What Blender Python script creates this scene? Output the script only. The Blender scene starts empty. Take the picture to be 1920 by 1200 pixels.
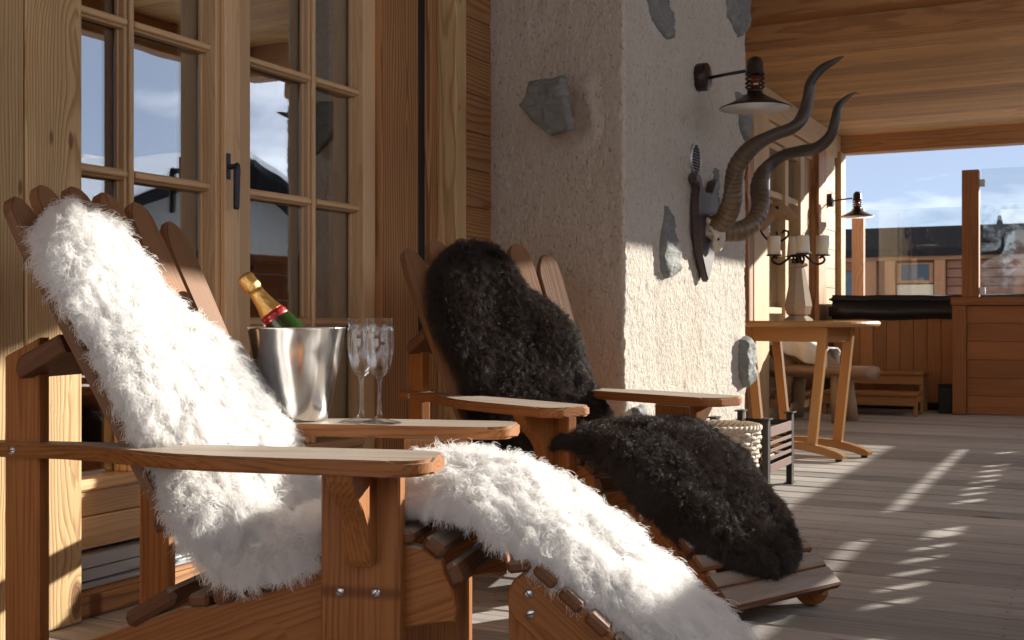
import bpy, bmesh, math, random
import numpy as np
from mathutils import Vector, Matrix, noise as mnoise

S = bpy.context.scene
COL = S.collection
random.seed(7)
RNG = np.random.default_rng(7)
R = math.radians

# ------------------------------------------------------------------ camera
cam_d = bpy.data.cameras.new('camera')
cam = bpy.data.objects.new('camera', cam_d)
COL.objects.link(cam)
cam.location = (0, 0, 0.69)
cam.rotation_euler = (R(90), 0, R(26.8753))
cam_d.sensor_width = 36
cam_d.lens = 36 * 2210 / 1920
cam_d.clip_start = 0.05
cam_d.clip_end = 20000
cam_d.dof.use_dof = True
cam_d.dof.focus_distance = 2.5
cam_d.dof.aperture_fstop = 14
S.camera = cam

# ------------------------------------------------------------------ sun and sky
SUN_AZ = math.atan2(0.53, 0.848)          # from +Y towards +X
SUN_EL = R(16.8)
sun_d = bpy.data.lights.new('sun', 'SUN')
sun_d.energy = 2.0
sun_d.angle = R(0.5)
sun_d.color = (1.0, 0.94, 0.84)
sun = bpy.data.objects.new('sun', sun_d)
COL.objects.link(sun)
sdir = Vector((math.sin(SUN_AZ) * math.cos(SUN_EL), math.cos(SUN_AZ) * math.cos(SUN_EL), math.sin(SUN_EL)))
sun.rotation_euler = (-sdir).to_track_quat('-Z', 'Y').to_euler()

W = bpy.data.worlds.new('World')
S.world = W
W.use_nodes = True
nt = W.node_tree
for n in list(nt.nodes):
    nt.nodes.remove(n)
wo = nt.nodes.new('ShaderNodeOutputWorld')
bg = nt.nodes.new('ShaderNodeBackground')
bg.inputs['Strength'].default_value = 0.05
sk = nt.nodes.new('ShaderNodeTexSky')
sk.sky_type = 'NISHITA'
sk.sun_disc = False
sk.sun_elevation = SUN_EL
sk.sun_rotation = SUN_AZ
sk.altitude = 2200
sk.air_density = 0.55
sk.dust_density = 0.5
sk.ozone_density = 1.5
tc = nt.nodes.new('ShaderNodeTexCoord')
mp = nt.nodes.new('ShaderNodeMapping')
mp.inputs['Scale'].default_value = (1.3, 1.3, 4.5)
mp.inputs['Location'].default_value = (11.1, 5.45, 2.4)
nz = nt.nodes.new('ShaderNodeTexNoise')
nz.inputs['Scale'].default_value = 1.7
nz.inputs['Detail'].default_value = 7
nz.inputs['Roughness'].default_value = 0.55
nz.inputs['Distortion'].default_value = 0.35
cr = nt.nodes.new('ShaderNodeValToRGB')
cr.color_ramp.elements[0].position = 0.40
cr.color_ramp.elements[1].position = 0.57
mx = nt.nodes.new('ShaderNodeMix')
mx.data_type = 'RGBA'
mx.inputs[7].default_value = (12.0, 12.2, 12.6, 1)
ml = nt.nodes.new('ShaderNodeMath')
ml.operation = 'MULTIPLY'
ml.inputs[1].default_value = 0.5
nt.links.new(tc.outputs['Generated'], mp.inputs['Vector'])
nt.links.new(mp.outputs['Vector'], nz.inputs['Vector'])
nt.links.new(nz.outputs['Fac'], cr.inputs['Fac'])
nt.links.new(cr.outputs['Color'], ml.inputs[0])
nt.links.new(ml.outputs[0], mx.inputs[0])
vl = nt.nodes.new('ShaderNodeMix')          # thin high veil of cloud over the whole sky
vl.data_type = 'RGBA'
vl.inputs[0].default_value = 0.8
vl.inputs[7].default_value = (2.05,2.35,2.9, 1)
nt.links.new(sk.outputs['Color'], vl.inputs[6])
nt.links.new(vl.outputs[2], mx.inputs[6])
nt.links.new(mx.outputs[2], bg.inputs['Color'])
nt.links.new(bg.outputs[0], wo.inputs[0])

S.view_settings.view_transform = 'Standard'
S.view_settings.look = 'None'
S.view_settings.exposure = 2.34
S.view_settings.gamma = 1.0
S.view_settings.use_curve_mapping = False
S.render.engine = 'CYCLES'
S.cycles.max_bounces = 12
S.cycles.diffuse_bounces = 7
S.cycles.glossy_bounces = 5
S.cycles.transmission_bounces = 12
S.cycles.transparent_max_bounces = 24
S.cycles.caustics_reflective = False
S.cycles.caustics_refractive = False
S.cycles.sample_clamp_indirect = 6
S.cycles.use_denoising = True
S.cycles_curves.shape = 'RIBBONS'
S.cycles_curves.subdivisions = 2

# ------------------------------------------------------------------ node helpers
class NT:
    def __init__(self, name):
        self.m = bpy.data.materials.new(name)
        self.m.use_nodes = True
        self.t = self.m.node_tree
        for n in list(self.t.nodes):
            self.t.nodes.remove(n)
        self.out = self.n('ShaderNodeOutputMaterial')
    def n(self, typ, **kw):
        nd = self.t.nodes.new(typ)
        for k, v in kw.items():
            if hasattr(nd, k):
                setattr(nd, k, v)
            else:
                nd.inputs[k.replace('_', ' ')].default_value = v
        return nd
    def l(self, a, b):
        self.t.links.new(a, b)
    def put(self, sock, v):
        if isinstance(v, bpy.types.NodeSocket):
            self.l(v, sock)
        else:
            sock.default_value = v
    def math(self, op, a, b=0.0, c=0.0, clamp=False):
        nd = self.t.nodes.new('ShaderNodeMath')
        nd.operation = op
        nd.use_clamp = clamp
        self.put(nd.inputs[0], a); self.put(nd.inputs[1], b); self.put(nd.inputs[2], c)
        return nd.outputs[0]
    def vmath(self, op, a, b=(0, 0, 0)):
        nd = self.t.nodes.new('ShaderNodeVectorMath')
        nd.operation = op
        self.put(nd.inputs[0], a); self.put(nd.inputs[1], b)
        return nd.outputs['Value'] if op in ('LENGTH', 'DISTANCE') else nd.outputs[0]
    def mix(self, f, a, b, blend='MIX'):
        nd = self.t.nodes.new('ShaderNodeMix')
        nd.data_type = 'RGBA'
        nd.blend_type = blend
        self.put(nd.inputs[0], f)
        for i, v in ((6, a), (7, b)):
            if isinstance(v, bpy.types.NodeSocket):
                self.l(v, nd.inputs[i])
            else:
                nd.inputs[i].default_value = (*v, 1) if len(v) == 3 else v
        return nd.outputs[2]
    def noise(self, vec, scale, detail=3, rough=0.5, dist=0.0):
        nd = self.t.nodes.new('ShaderNodeTexNoise')
        if vec is not None:
            self.l(vec, nd.inputs['Vector'])
        nd.inputs['Scale'].default_value = scale
        nd.inputs['Detail'].default_value = detail
        nd.inputs['Roughness'].default_value = rough
        nd.inputs['Distortion'].default_value = dist
        return nd.outputs['Fac']
    def ramp(self, f, pts):
        nd = self.t.nodes.new('ShaderNodeValToRGB')
        e = nd.color_ramp.elements
        while len(e) < len(pts):
            e.new(0.5)
        for i, (p, c) in enumerate(pts):
            e[i].position = p
            e[i].color = (c, c, c, 1) if not hasattr(c, '__len__') else (*c[:3], 1)
        self.l(f, nd.inputs[0])
        return nd.outputs[0]
    def sstep(self, v, a, b):
        nd = self.t.nodes.new('ShaderNodeMapRange')
        nd.interpolation_type = 'SMOOTHSTEP'
        self.put(nd.inputs[0], v)
        nd.inputs[1].default_value = a; nd.inputs[2].default_value = b
        nd.inputs[3].default_value = 0; nd.inputs[4].default_value = 1
        return nd.outputs[0]
    def bump(self, h, dist, strength=1.0, nrm=None):
        nd = self.t.nodes.new('ShaderNodeBump')
        nd.inputs['Distance'].default_value = dist
        nd.inputs['Strength'].default_value = strength
        self.l(h, nd.inputs['Height'])
        if nrm is not None:
            self.l(nrm, nd.inputs['Normal'])
        return nd.outputs[0]
    def bsdf(self, **kw):
        nd = self.t.nodes.new('ShaderNodeBsdfPrincipled')
        for k, v in kw.items():
            k = k.replace('_', ' ')
            s = nd.inputs[k]
            if isinstance(v, bpy.types.NodeSocket):
                self.l(v, s)
            elif k in ('Base Color', 'Emission Color', 'Sheen Tint', 'Specular Tint'):
                s.default_value = (*v[:3], 1)
            else:
                s.default_value = v
        self.l(nd.outputs[0], self.out.inputs[0])
        return nd


def wood(name, light, dark, freq=130, contrast=0.6, fine=0.35, knots=0.5, rough=0.6, bump=0.0006, worn=None, worn_amt=0.0, var=0.25, spec=0.3, seed=0.0, kscale=1.0, wornz=None):
    """timber with growth rings around an axis along the piece's own X, fibre streaks, knots"""
    t = NT(name)
    tcn = t.n('ShaderNodeTexCoord')
    oi = t.n('ShaderNodeObjectInfo')
    rnd = oi.outputs['Random']
    sep = t.n('ShaderNodeSeparateXYZ')
    t.l(tcn.outputs['Object'], sep.inputs[0])
    r2 = t.math('FRACT', t.math('MULTIPLY', rnd, 17.31))
    r3 = t.math('FRACT', t.math('MULTIPLY', rnd, 71.7))
    x = t.math('ADD', sep.outputs[0], t.math('MULTIPLY_ADD', rnd, 43.0, seed))
    y = t.math('ADD', sep.outputs[1], t.math('MULTIPLY_ADD', r2, 0.12, -0.06))
    z = t.math('ADD', sep.outputs[2], t.math('MULTIPLY_ADD', r3, 0.07, 0.02))
    cv = t.n('ShaderNodeCombineXYZ')
    t.l(x, cv.inputs[0]); t.l(y, cv.inputs[1]); t.l(z, cv.inputs[2])
    P = cv.outputs[0]
    P2 = t.vmath('MULTIPLY', P, (1.3, 7, 7))
    wav = t.noise(P2, 1.0, 3, 0.5)
    # knots
    kv = t.n('ShaderNodeTexVoronoi')
    t.l(t.vmath('MULTIPLY', P, (2.6 * kscale, 7.0 * kscale, 0.0)), kv.inputs['Vector'])
    kv.inputs['Scale'].default_value = 1.0
    kd = kv.outputs['Distance']
    ks = t.n('ShaderNodeSeparateColor')
    t.l(kv.outputs['Color'], ks.inputs[0])
    kon = t.math('GREATER_THAN', ks.outputs[0], 1.0 - knots)
    kmask = t.math('MULTIPLY', t.math('SUBTRACT', 1.0, t.sstep(kd, 0.08, 0.15)), kon)
    kinf = t.math('MULTIPLY', t.math('EXPONENT', t.math('MULTIPLY', kd, -7.0)), kon)
    kv2 = t.n('ShaderNodeTexVoronoi')              # pin knots
    t.l(t.vmath('MULTIPLY', P, (5.5 * kscale, 17.0 * kscale, 0.0)), kv2.inputs['Vector'])
    kv2.inputs['Scale'].default_value = 1.0
    ks2 = t.n('ShaderNodeSeparateColor')
    t.l(kv2.outputs['Color'], ks2.inputs[0])
    pin = t.math('MULTIPLY', t.math('SUBTRACT', 1.0, t.sstep(kv2.outputs['Distance'], 0.07, 0.15)), t.math('GREATER_THAN', ks2.outputs[1], 1.0 - knots * 0.55))
    kmask = t.math('MAXIMUM', kmask, pin)
    rad = t.vmath('LENGTH', t.vmath('MULTIPLY', P, (0.0, 1.0, 1.0)))
    rv = t.math('MULTIPLY_ADD', wav, 0.045, rad)
    rv = t.math('MULTIPLY_ADD', kinf, 0.05, rv)
    fr = t.math('FRACT', t.math('MULTIPLY', rv, freq))
    ring = t.ramp(fr, [(0.0, 0.0), (0.45, 0.18), (0.82, 1.0), (0.92, 0.7), (1.0, 0.0)])
    P3 = t.vmath('MULTIPLY', P, (4.5, 150, 150))
    fib = t.noise(P3, 1.0, 4, 0.65)
    big = t.noise(t.vmath('MULTIPLY', P, (0.9, 5, 5)), 1.0, 3, 0.5)
    f = t.math('MULTIPLY', ring, contrast)
    f = t.math('ADD', f, t.math('MULTIPLY', t.math('SUBTRACT', fib, 0.5), fine * 2.2), clamp=True)
    c = t.mix(f, light, dark)
    # tone differs board to board and along the board
    tone = t.math('MULTIPLY_ADD', t.math('SUBTRACT', rnd, 0.5), var, 1.0)
    tone = t.math('MULTIPLY', tone, t.math('MULTIPLY_ADD', t.math('SUBTRACT', big, 0.5), 0.7, 1.0))
    cc = t.n('ShaderNodeCombineColor')
    for i in range(3):
        t.l(tone, cc.inputs[i])
    c = t.mix(1.0, c, cc.outputs[0], 'MULTIPLY')
    c = t.mix(t.math('MULTIPLY', kmask, 0.85), c, (dark[0] * 0.55, dark[1] * 0.42, dark[2] * 0.35))
    if worn is not None:
        wn = t.noise(t.vmath('MULTIPLY', P, (2.5, 30, 30)), 1.0, 4, 0.6)
        wf = t.math('MULTIPLY', t.sstep(wn, 0.3, 0.62), worn_amt)
        if wornz:                                   # weather silvers the faces that look up
            g = t.n('ShaderNodeNewGeometry')
            sz = t.n('ShaderNodeSeparateXYZ')
            t.l(g.outputs['Normal'], sz.inputs[0])
            wf = t.math('MULTIPLY', t.math('ADD', wf, 0.45), t.sstep(sz.outputs[2], 0.55, 0.9), clamp=True)
        wc = t.mix(t.math('MULTIPLY', fib, 0.9), worn, tuple(v * 0.55 for v in worn))
        c = t.mix(wf, c, wc)
    h = t.math('ADD', t.math('MULTIPLY', fib, 1.0), t.math('MULTIPLY', ring, -0.6))
    b = t.bump(h, bump, 1.0)
    t.bsdf(Base_Color=c, Roughness=t.math('MULTIPLY_ADD', fib, 0.2, rough - 0.1), Normal=b, Specular_IOR_Level=spec)
    return t.m


def plain(name, col, rough=0.5, metal=0.0, spec=0.5, nscale=40, namt=0.15, bump=0.0, coat=0.0):
    t = NT(name)
    tcn = t.n('ShaderNodeTexCoord')
    nv = t.noise(tcn.outputs['Object'], nscale, 4, 0.6)
    c = t.mix(nv, tuple(v * (1 - namt) for v in col), tuple(min(1, v * (1 + namt)) for v in col))
    kw = dict(Base_Color=c, Metallic=metal, Specular_IOR_Level=spec, Roughness=t.math('MULTIPLY_ADD', nv, 0.16, max(0.02, rough - 0.08)), Coat_Weight=coat)
    if bump:
        kw['Normal'] = t.bump(nv, bump)
    t.bsdf(**kw)
    return t.m

M = {}
M['post'] = wood('post_larch', (0.57, 0.395, 0.20), (0.30, 0.165, 0.062), freq=150, contrast=0.75, fine=0.55, knots=0.75, rough=0.65, bump=0.0008)
M['door'] = wood('door_larch', (0.67, 0.465, 0.265), (0.46, 0.27, 0.125), freq=210, contrast=0.5, knots=0.08, rough=0.5, bump=0.0002, fine=0.22)
M['jamb'] = wood('jamb_larch', (0.45, 0.235, 0.10), (0.17, 0.065, 0.022), freq=70, contrast=0.95, knots=0.35, rough=0.55, bump=0.0003, fine=0.2)
M['plank'] = wood('wall_plank', (0.42, 0.22, 0.095), (0.22, 0.09, 0.032), freq=85, contrast=0.9, knots=0.35, rough=0.6, bump=0.0005)
M['ceil'] = wood('ceiling_larch', (0.66, 0.385, 0.15), (0.36, 0.17, 0.055), freq=75, contrast=0.85, knots=0.14, rough=0.6, bump=0.0004, var=0.4)
M['beam'] = wood('beam_larch', (0.44, 0.215, 0.082), (0.22, 0.09, 0.03), freq=90, contrast=0.65, knots=0.2, rough=0.6)
M['fence'] = wood('fence_larch', (0.36, 0.145, 0.05), (0.18, 0.06, 0.021), freq=80, contrast=0.5, knots=0.5, rough=0.6)
M['tub'] = wood('tub_cedar', (0.40, 0.185, 0.065), (0.25, 0.10, 0.035), freq=120, contrast=0.5, knots=0.05, rough=0.5, var=0.45)
M['teak'] = wood('chair_teak', (0.36, 0.14, 0.038), (0.15, 0.046, 0.013), freq=140, contrast=0.5, fine=0.8, knots=0.22, rough=0.5, bump=0.0003, worn=(0.56, 0.49, 0.41), worn_amt=0.9, wornz=True, kscale=1.4)
M['teak_dark'] = wood('chair_slat_teak', (0.17, 0.072, 0.032), (0.08, 0.030, 0.013), freq=170, contrast=0.45, fine=0.5, knots=0.05, rough=0.55, bump=0.0003, worn=(0.42, 0.37, 0.32), worn_amt=0.7, wornz=True)
M['teak_back'] = wood('chair_back_teak', (0.25, 0.125, 0.06), (0.14, 0.062, 0.028), freq=170, contrast=0.3, fine=0.5, knots=0.05, rough=0.5, bump=0.0003)
M['table'] = wood('table_oak', (0.46, 0.235, 0.085), (0.32, 0.14, 0.045), freq=180, contrast=0.35, fine=0.3, knots=0.03, rough=0.4)
M['deck'] = wood('deck_larch_weathered', (0.42, 0.39, 0.36), (0.235, 0.213, 0.195), freq=85, contrast=0.6, fine=0.75, knots=0.25, rough=0.7, bump=0.0011, var=0.5)
M['log'] = wood('bench_log', (0.42, 0.28, 0.17), (0.25, 0.14, 0.075), freq=80, contrast=0.35, fine=0.4, knots=0.2, rough=0.6, bump=0.001)
M['farpost'] = wood('far_post_larch', (0.58, 0.40, 0.22), (0.38, 0.22, 0.10), freq=110, contrast=0.5, knots=0.3, rough=0.6)
M['chalet'] = wood('chalet_boards', (0.20, 0.085, 0.05), (0.11, 0.045, 0.028), freq=60, contrast=0.5, knots=0.2, rough=0.8)
M['chalet_post'] = wood('chalet_posts', (0.27, 0.125, 0.06), (0.18, 0.075, 0.035), freq=60, contrast=0.4, knots=0.2, rough=0.8)
M['iron'] = plain('black_iron', (0.025, 0.022, 0.02), 0.45, 0.6, 0.5, 60, 0.3, 0.0004)
M['rust_iron'] = plain('rusty_iron', (0.12, 0.06, 0.045), 0.6, 0.35, 0.4, 50, 0.35, 0.0004)
M['lamp'] = plain('lamp_bronze_paint', (0.03, 0.018, 0.016), 0.38, 0.3, 0.5, 30, 0.12)
M['lamp_in'] = plain('lamp_white_enamel', (0.85, 0.82, 0.75), 0.35, 0.0, 0.5, 20, 0.04)
M['copper'] = plain('lamp_copper_sleeve', (0.65, 0.22, 0.09), 0.3, 0.9, 0.5, 20, 0.1)
M['steel'] = plain('brushed_aluminium', (0.52, 0.53, 0.55), 0.42, 0.85, 0.5, 20, 0.06)
M['screw'] = plain('zinc_screw', (0.62, 0.62, 0.60), 0.3, 0.95, 0.5, 90, 0.2)
M['slot'] = plain('dark_slot', (0.02, 0.02, 0.02), 0.8)
M['flat_black'] = plain('black_gap_strip', (0.012, 0.011, 0.012), 0.6)
M['handle'] = plain('handle_black', (0.02, 0.021, 0.026), 0.35, 0.4)
M['candle'] = plain('candle_wax', (0.80, 0.74, 0.60), 0.45, 0, 0.4, 30, 0.04)
M['wick'] = plain('wick', (0.25, 0.22, 0.2), 0.9)
M['bone'] = plain('skull_bone', (0.62, 0.54, 0.44), 0.7, 0, 0.3, 60, 0.2, 0.0015)
M['bone2'] = plain('small_skull_bone', (0.45, 0.30, 0.19), 0.7, 0, 0.3, 60, 0.25, 0.0015)
M['cover'] = plain('tub_cover_vinyl', (0.022, 0.023, 0.028), 0.42, 0, 0.5, 25, 0.15, 0.001)
M['white'] = plain('pale_render', (0.24, 0.235, 0.225), 0.9, 0, 0.2, 3, 0.06)
M['roofslate'] = plain('dark_roof', (0.016, 0.016, 0.018), 0.95, 0, 0.0, 8, 0.3)
M['snow'] = plain('snow', (0.80, 0.83, 0.88), 0.85, 0, 0.2, 0.6, 0.05)
M['darkglass'] = plain('far_window', (0.03, 0.05, 0.07), 0.15, 0, 0.5, 3, 0.2)
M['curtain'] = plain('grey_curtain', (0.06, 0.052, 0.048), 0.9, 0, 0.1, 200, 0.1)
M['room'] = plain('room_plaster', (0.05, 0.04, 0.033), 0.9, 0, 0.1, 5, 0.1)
M['under'] = plain('deck_underside', (0.03, 0.025, 0.02), 0.95, 0, 0.1, 8, 0.2)
M['wicker'] = plain('willow_white', (0.58, 0.50, 0.40), 0.6, 0, 0.35, 90, 0.25, 0.0006)
M['throw'] = plain('white_throw', (0.78, 0.75, 0.70), 0.9, 0, 0.1, 90, 0.08, 0.002)
M['stonebase'] = plain('candlestick_stone', (0.42, 0.34, 0.25), 0.75, 0, 0.25, 35, 0.25, 0.001)
M['bucketblack'] = plain('black_box', (0.012, 0.012, 0.012), 0.7)


def mat_stucco():
    t = NT('roughcast_plaster')
    g = t.n('ShaderNodeTexCoord').outputs['Object']
    n1 = t.noise(t.vmath('MULTIPLY', g, (1, 1, 0.55)), 100, 5, 0.66, 0.5)
    n2 = t.noise(g, 26, 4, 0.6, 0.3)
    n3 = t.noise(g, 2.2, 3, 0.5)
    v = t.n('ShaderNodeTexVoronoi')
    t.l(t.vmath('ADD', t.vmath('MULTIPLY', g, (1, 1, 0.6)), (0, 0, 0)), v.inputs['Vector'])
    v.inputs['Scale'].default_value = 95
    pit = t.math('SUBTRACT', 1.0, t.sstep(n1, 0.30, 0.46))
    c = t.mix(n2, (0.50, 0.45, 0.385), (0.655, 0.60, 0.53))
    c = t.mix(t.math('MULTIPLY', n3, 0.5), c, (0.57, 0.52, 0.45))
    c = t.mix(t.math('MULTIPLY', pit, 0.75), c, (0.20, 0.155, 0.11))
    st_ = t.sstep(t.noise(t.vmath('MULTIPLY', g, (2.2, 2.2, 1.1)), 1.0, 5, 0.65, 0.6), 0.52, 0.75)
    c = t.mix(t.math('MULTIPLY', st_, 0.28), c, (0.40, 0.31, 0.21))
    h = t.math('ADD', t.math('MULTIPLY', n1, 1.0), t.math('MULTIPLY', n2, 0.9))
    h = t.math('ADD', h, t.math('MULTIPLY', v.outputs['Distance'], 0.35))
    t.bsdf(Base_Color=c, Roughness=0.95, Specular_IOR_Level=0.15, Normal=t.bump(h, 0.0085, 0.95))
    return t.m


def mat_stone():
    t = NT('grey_slate_stone')
    oi = t.n('ShaderNodeObjectInfo')
    g = t.vmath('ADD', t.n('ShaderNodeTexCoord').outputs['Object'], oi.outputs['Random'])
    n1 = t.noise(t.vmath('MULTIPLY', g, (14, 14, 60)), 1, 6, 0.65, 0.5)
    n2 = t.noise(g, 18, 5, 0.6)
    c = t.mix(n1, (0.10, 0.105, 0.10), (0.28, 0.285, 0.275))
    c = t.mix(t.math('MULTIPLY', t.sstep(n2, 0.5, 0.7), 0.5), c, (0.33, 0.31, 0.26))
    t.bsdf(Base_Color=c, Roughness=0.7, Specular_IOR_Level=0.3, Normal=t.bump(t.math('ADD', n1, n2), 0.008, 0.9))
    return t.m


def mat_glass(name, refl, tint=(0.86, 0.88, 0.88), wave=0.0012, gain=1.6):
    t = NT(name)
    tr = t.n('ShaderNodeBsdfTransparent')
    tr.inputs[0].default_value = (*tint, 1)
    gl = t.n('ShaderNodeBsdfGlossy')
    gl.inputs['Roughness'].default_value = 0.0
    gl.inputs['Color'].default_value = (0.95, 0.97, 1.0, 1)
    fr = t.n('ShaderNodeFresnel')
    gm = t.n('ShaderNodeNewGeometry')
    t.l(t.math('MULTIPLY_ADD', gm.outputs['Backfacing'], 1 / 1.5 - 1.5, 1.5), fr.inputs['IOR'])
    # old float glass is never quite flat: reflections waver a little
    gn = t.n('ShaderNodeTexCoord').outputs['Object']
    if wave:
        t.l(t.bump(t.noise(gn, 2.3, 2, 0.4), wave, 1.0), gl.inputs['Normal'])
    f = t.math('ADD', t.math('MULTIPLY', fr.outputs[0], gain), refl, clamp=True)
    ms = t.n('ShaderNodeMixShader')
    t.l(f, ms.inputs[0]); t.l(tr.outputs[0], ms.inputs[1]); t.l(gl.outputs[0], ms.inputs[2])
    t.l(ms.outputs[0], t.out.inputs[0])
    return t.m


def mat_crystal():
    t = NT('clear_crystal')
    t.bsdf(Base_Color=(1, 1, 1), Roughness=0.0, IOR=1.48, Transmission_Weight=1.0)
    return t.m


def mat_horn():
    t = NT('kudu_horn')
    g = t.n('ShaderNodeTexCoord').outputs['Object']
    n = t.noise(g, 24, 5, 0.65)
    n2 = t.noise(t.vmath('MULTIPLY', g, (40, 40, 160)), 1, 4, 0.6)
    a = t.n('ShaderNodeAttribute', attribute_name='along')
    base = t.ramp(a.outputs['Fac'], [(0.0, (0.22, 0.135, 0.065)), (0.2, (0.16, 0.105, 0.06)), (0.42, (0.075, 0.056, 0.042)), (0.85, (0.042, 0.035, 0.030)), (1.0, (0.13, 0.105, 0.085))])
    c = t.mix(t.math('MULTIPLY', t.sstep(n, 0.35, 0.75), 0.55), base, (0.055, 0.042, 0.032))
    wv = t.math('SINE', t.math('MULTIPLY_ADD', n2, 3.0, t.math('MULTIPLY', a.outputs['Fac'], 310.0)))
    lines = t.math('MULTIPLY', t.sstep(wv, 0.35, 0.95), t.math('SUBTRACT', 1.0, t.sstep(a.outputs['Fac'], 0.30, 0.5)))
    c = t.mix(t.math('MULTIPLY', lines, 0.6), c, (0.05, 0.035, 0.024))
    t.bsdf(Base_Color=c, Roughness=0.42, Specular_IOR_Level=0.45, Normal=t.bump(n2, 0.0012))
    return t.m


def mat_gold():
    t = NT('gold_foil')
    g = t.n('ShaderNodeTexCoord').outputs['Object']
    n = t.noise(t.vmath('MULTIPLY', g, (110, 110, 35)), 1, 5, 0.7)
    t.bsdf(Base_Color=(0.90, 0.62, 0.24), Metallic=1.0, Roughness=0.24, Normal=t.bump(n, 0.0035, 0.9))
    return t.m


def mat_hide(name, col):
    t = NT(name)
    g = t.n('ShaderNodeTexCoord').outputs['Object']
    n = t.noise(g, 90, 4, 0.6)
    c = t.mix(n, tuple(v * 0.8 for v in col), col)
    t.bsdf(Base_Color=c, Roughness=1.0, Specular_IOR_Level=0.05, Normal=t.bump(n, 0.006))
    return t.m


def mat_wool(name, c1, c2, trans, spec):
    t = NT(name)
    hi = t.n('ShaderNodeHairInfo')
    c = t.mix(hi.outputs['Random'], c1, c2)
    d = t.n('ShaderNodeBsdfDiffuse')
    t.l(c, d.inputs[0])
    tl = t.n('ShaderNodeBsdfTranslucent')
    t.l(c, tl.inputs[0])
    m1 = t.n('ShaderNodeMixShader')
    m1.inputs[0].default_value = trans
    t.l(d.outputs[0], m1.inputs[1]); t.l(tl.outputs[0], m1.inputs[2])
    g = t.n('ShaderNodeBsdfGlossy')
    g.inputs['Roughness'].default_value = 0.45
    m2 = t.n('ShaderNodeMixShader')
    m2.inputs[0].default_value = spec
    t.l(m1.outputs[0], m2.inputs[1]); t.l(g.outputs[0], m2.inputs[2])
    t.l(m2.outputs[0], t.out.inputs[0])
    return t.m

M['stucco'] = mat_stucco()
M['stone'] = mat_stone()
M['pane'] = mat_glass('window_glass', 0.30)
M['screen'] = mat_glass('screen_glass', 0.0, (0.93, 0.95, 0.95), 0.0, 1.0)
M['crystal'] = mat_crystal()
M['bulb'] = mat_glass('bulb_glass', 0.08, (0.95, 0.95, 0.95))
M['bowlglass'] = mat_glass('thin_bowl_glass', 0.0, (0.985, 0.99, 0.995), 0.01, 1.4)
M['horn'] = mat_horn()
M['gold'] = mat_gold()
M['red'] = plain('red_label', (0.42, 0.008, 0.02), 0.35, 0.1, 0.5, 30, 0.1)
M['goldprint'] = plain('gold_print', (0.85, 0.62, 0.28), 0.35, 0.8)
M['bottle'] = plain('green_bottle_glass', (0.012, 0.05, 0.008), 0.06, 0, 0.7, 10, 0.1, 0, 0.6)
M['chrome'] = plain('polished_steel', (0.88, 0.87, 0.85), 0.19, 1.0, 0.5, 14, 0.03)
M['shield'] = wood('shield_varnished', (0.085, 0.058, 0.056), (0.045, 0.030, 0.029), freq=90, contrast=0.5, knots=0.0, rough=0.5, bump=0.0001, spec=0.35)
M['hide_w'] = mat_hide('white_skin_and_underwool', (0.91, 0.905, 0.895))
M['hide_b'] = mat_hide('brown_skin_and_underwool', (0.022, 0.015, 0.012))
M['wool_w'] = mat_wool('white_wool', (0.93, 0.925, 0.91), (0.96, 0.955, 0.95), 0.42, 0.02)
M['wool_b'] = mat_wool('dark_brown_wool', (0.034, 0.024, 0.019), (0.078, 0.057, 0.047), 0.15, 0.05)

# ------------------------------------------------------------------ object helpers
def tag(o, label=None, cat=None, group=None, kind=None):
    if label: o['label'] = label
    if cat: o['category'] = cat
    if group: o['group'] = group
    if kind: o['kind'] = kind
    return o

def empty(name, loc=(0, 0, 0), rz=0.0, label=None, cat=None, group=None, kind=None):
    o = bpy.data.objects.new(name, None)
    COL.objects.link(o)
    o.location = loc
    o.rotation_euler = (0, 0, rz)
    o.empty_display_size = 0.1
    return tag(o, label, cat, group, kind)

def link(name, me, mat, parent=None, mtx=None):
    o = bpy.data.objects.new(name, me)
    COL.objects.link(o)
    if mat is not None and len(me.materials) == 0:
        me.materials.append(mat)
    if parent is not None:
        o.parent = parent
    if mtx is not None:
        o.matrix_local = mtx
    return o

def mesh_from(name, vs, fs, smooth=False):
    me = bpy.data.meshes.new(name)
    me.from_pydata([tuple(v) for v in vs], [], fs)
    if smooth:
        me.polygons.foreach_set('use_smooth', [True] * len(me.polygons))
    me.update()
    return me

def finish(bm, name, smooth=False):
    bmesh.ops.recalc_face_normals(bm, faces=bm.faces)
    me = bpy.data.meshes.new(name)
    bm.to_mesh(me)
    bm.free()
    if smooth:
        me.polygons.foreach_set('use_smooth', [True] * len(me.polygons))
    return me

_box = {}
def box_me(l, w, t, b=0.002, mat=None):
    """a board: length along X, chamfered edges; shared between alike pieces"""
    key = (round(l, 4), round(w, 4), round(t, 4), round(b, 4), mat.name if mat else '')
    if key in _box:
        return _box[key]
    bm = bmesh.new()
    bmesh.ops.create_cube(bm, size=1.0)
    for v in bm.verts:
        v.co.x *= l; v.co.y *= w; v.co.z *= t
    if b > 0:
        bmesh.ops.bevel(bm, geom=bm.edges[:], offset=min(b, 0.45 * min(l, w, t)), segments=1, affect='EDGES')
    me = finish(bm, 'board')
    _box[key] = me
    return me

AX = {'x': Matrix.Identity(3), 'y': Matrix(((0, -1, 0), (1, 0, 0), (0, 0, 1))), 'z': Matrix(((0, 0, 1), (0, 1, 0), (-1, 0, 0))).transposed()}
# 'z': local X -> +Z ; local Y -> Y ; local Z -> -X
AX['z'] = Matrix(((0, 0, -1), (0, 1, 0), (1, 0, 0)))
AX['zx'] = Matrix(((0, 1, 0), (0, 0, 1), (1, 0, 0)))     # local X -> Z, local Y -> X, local Z -> Y

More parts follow.
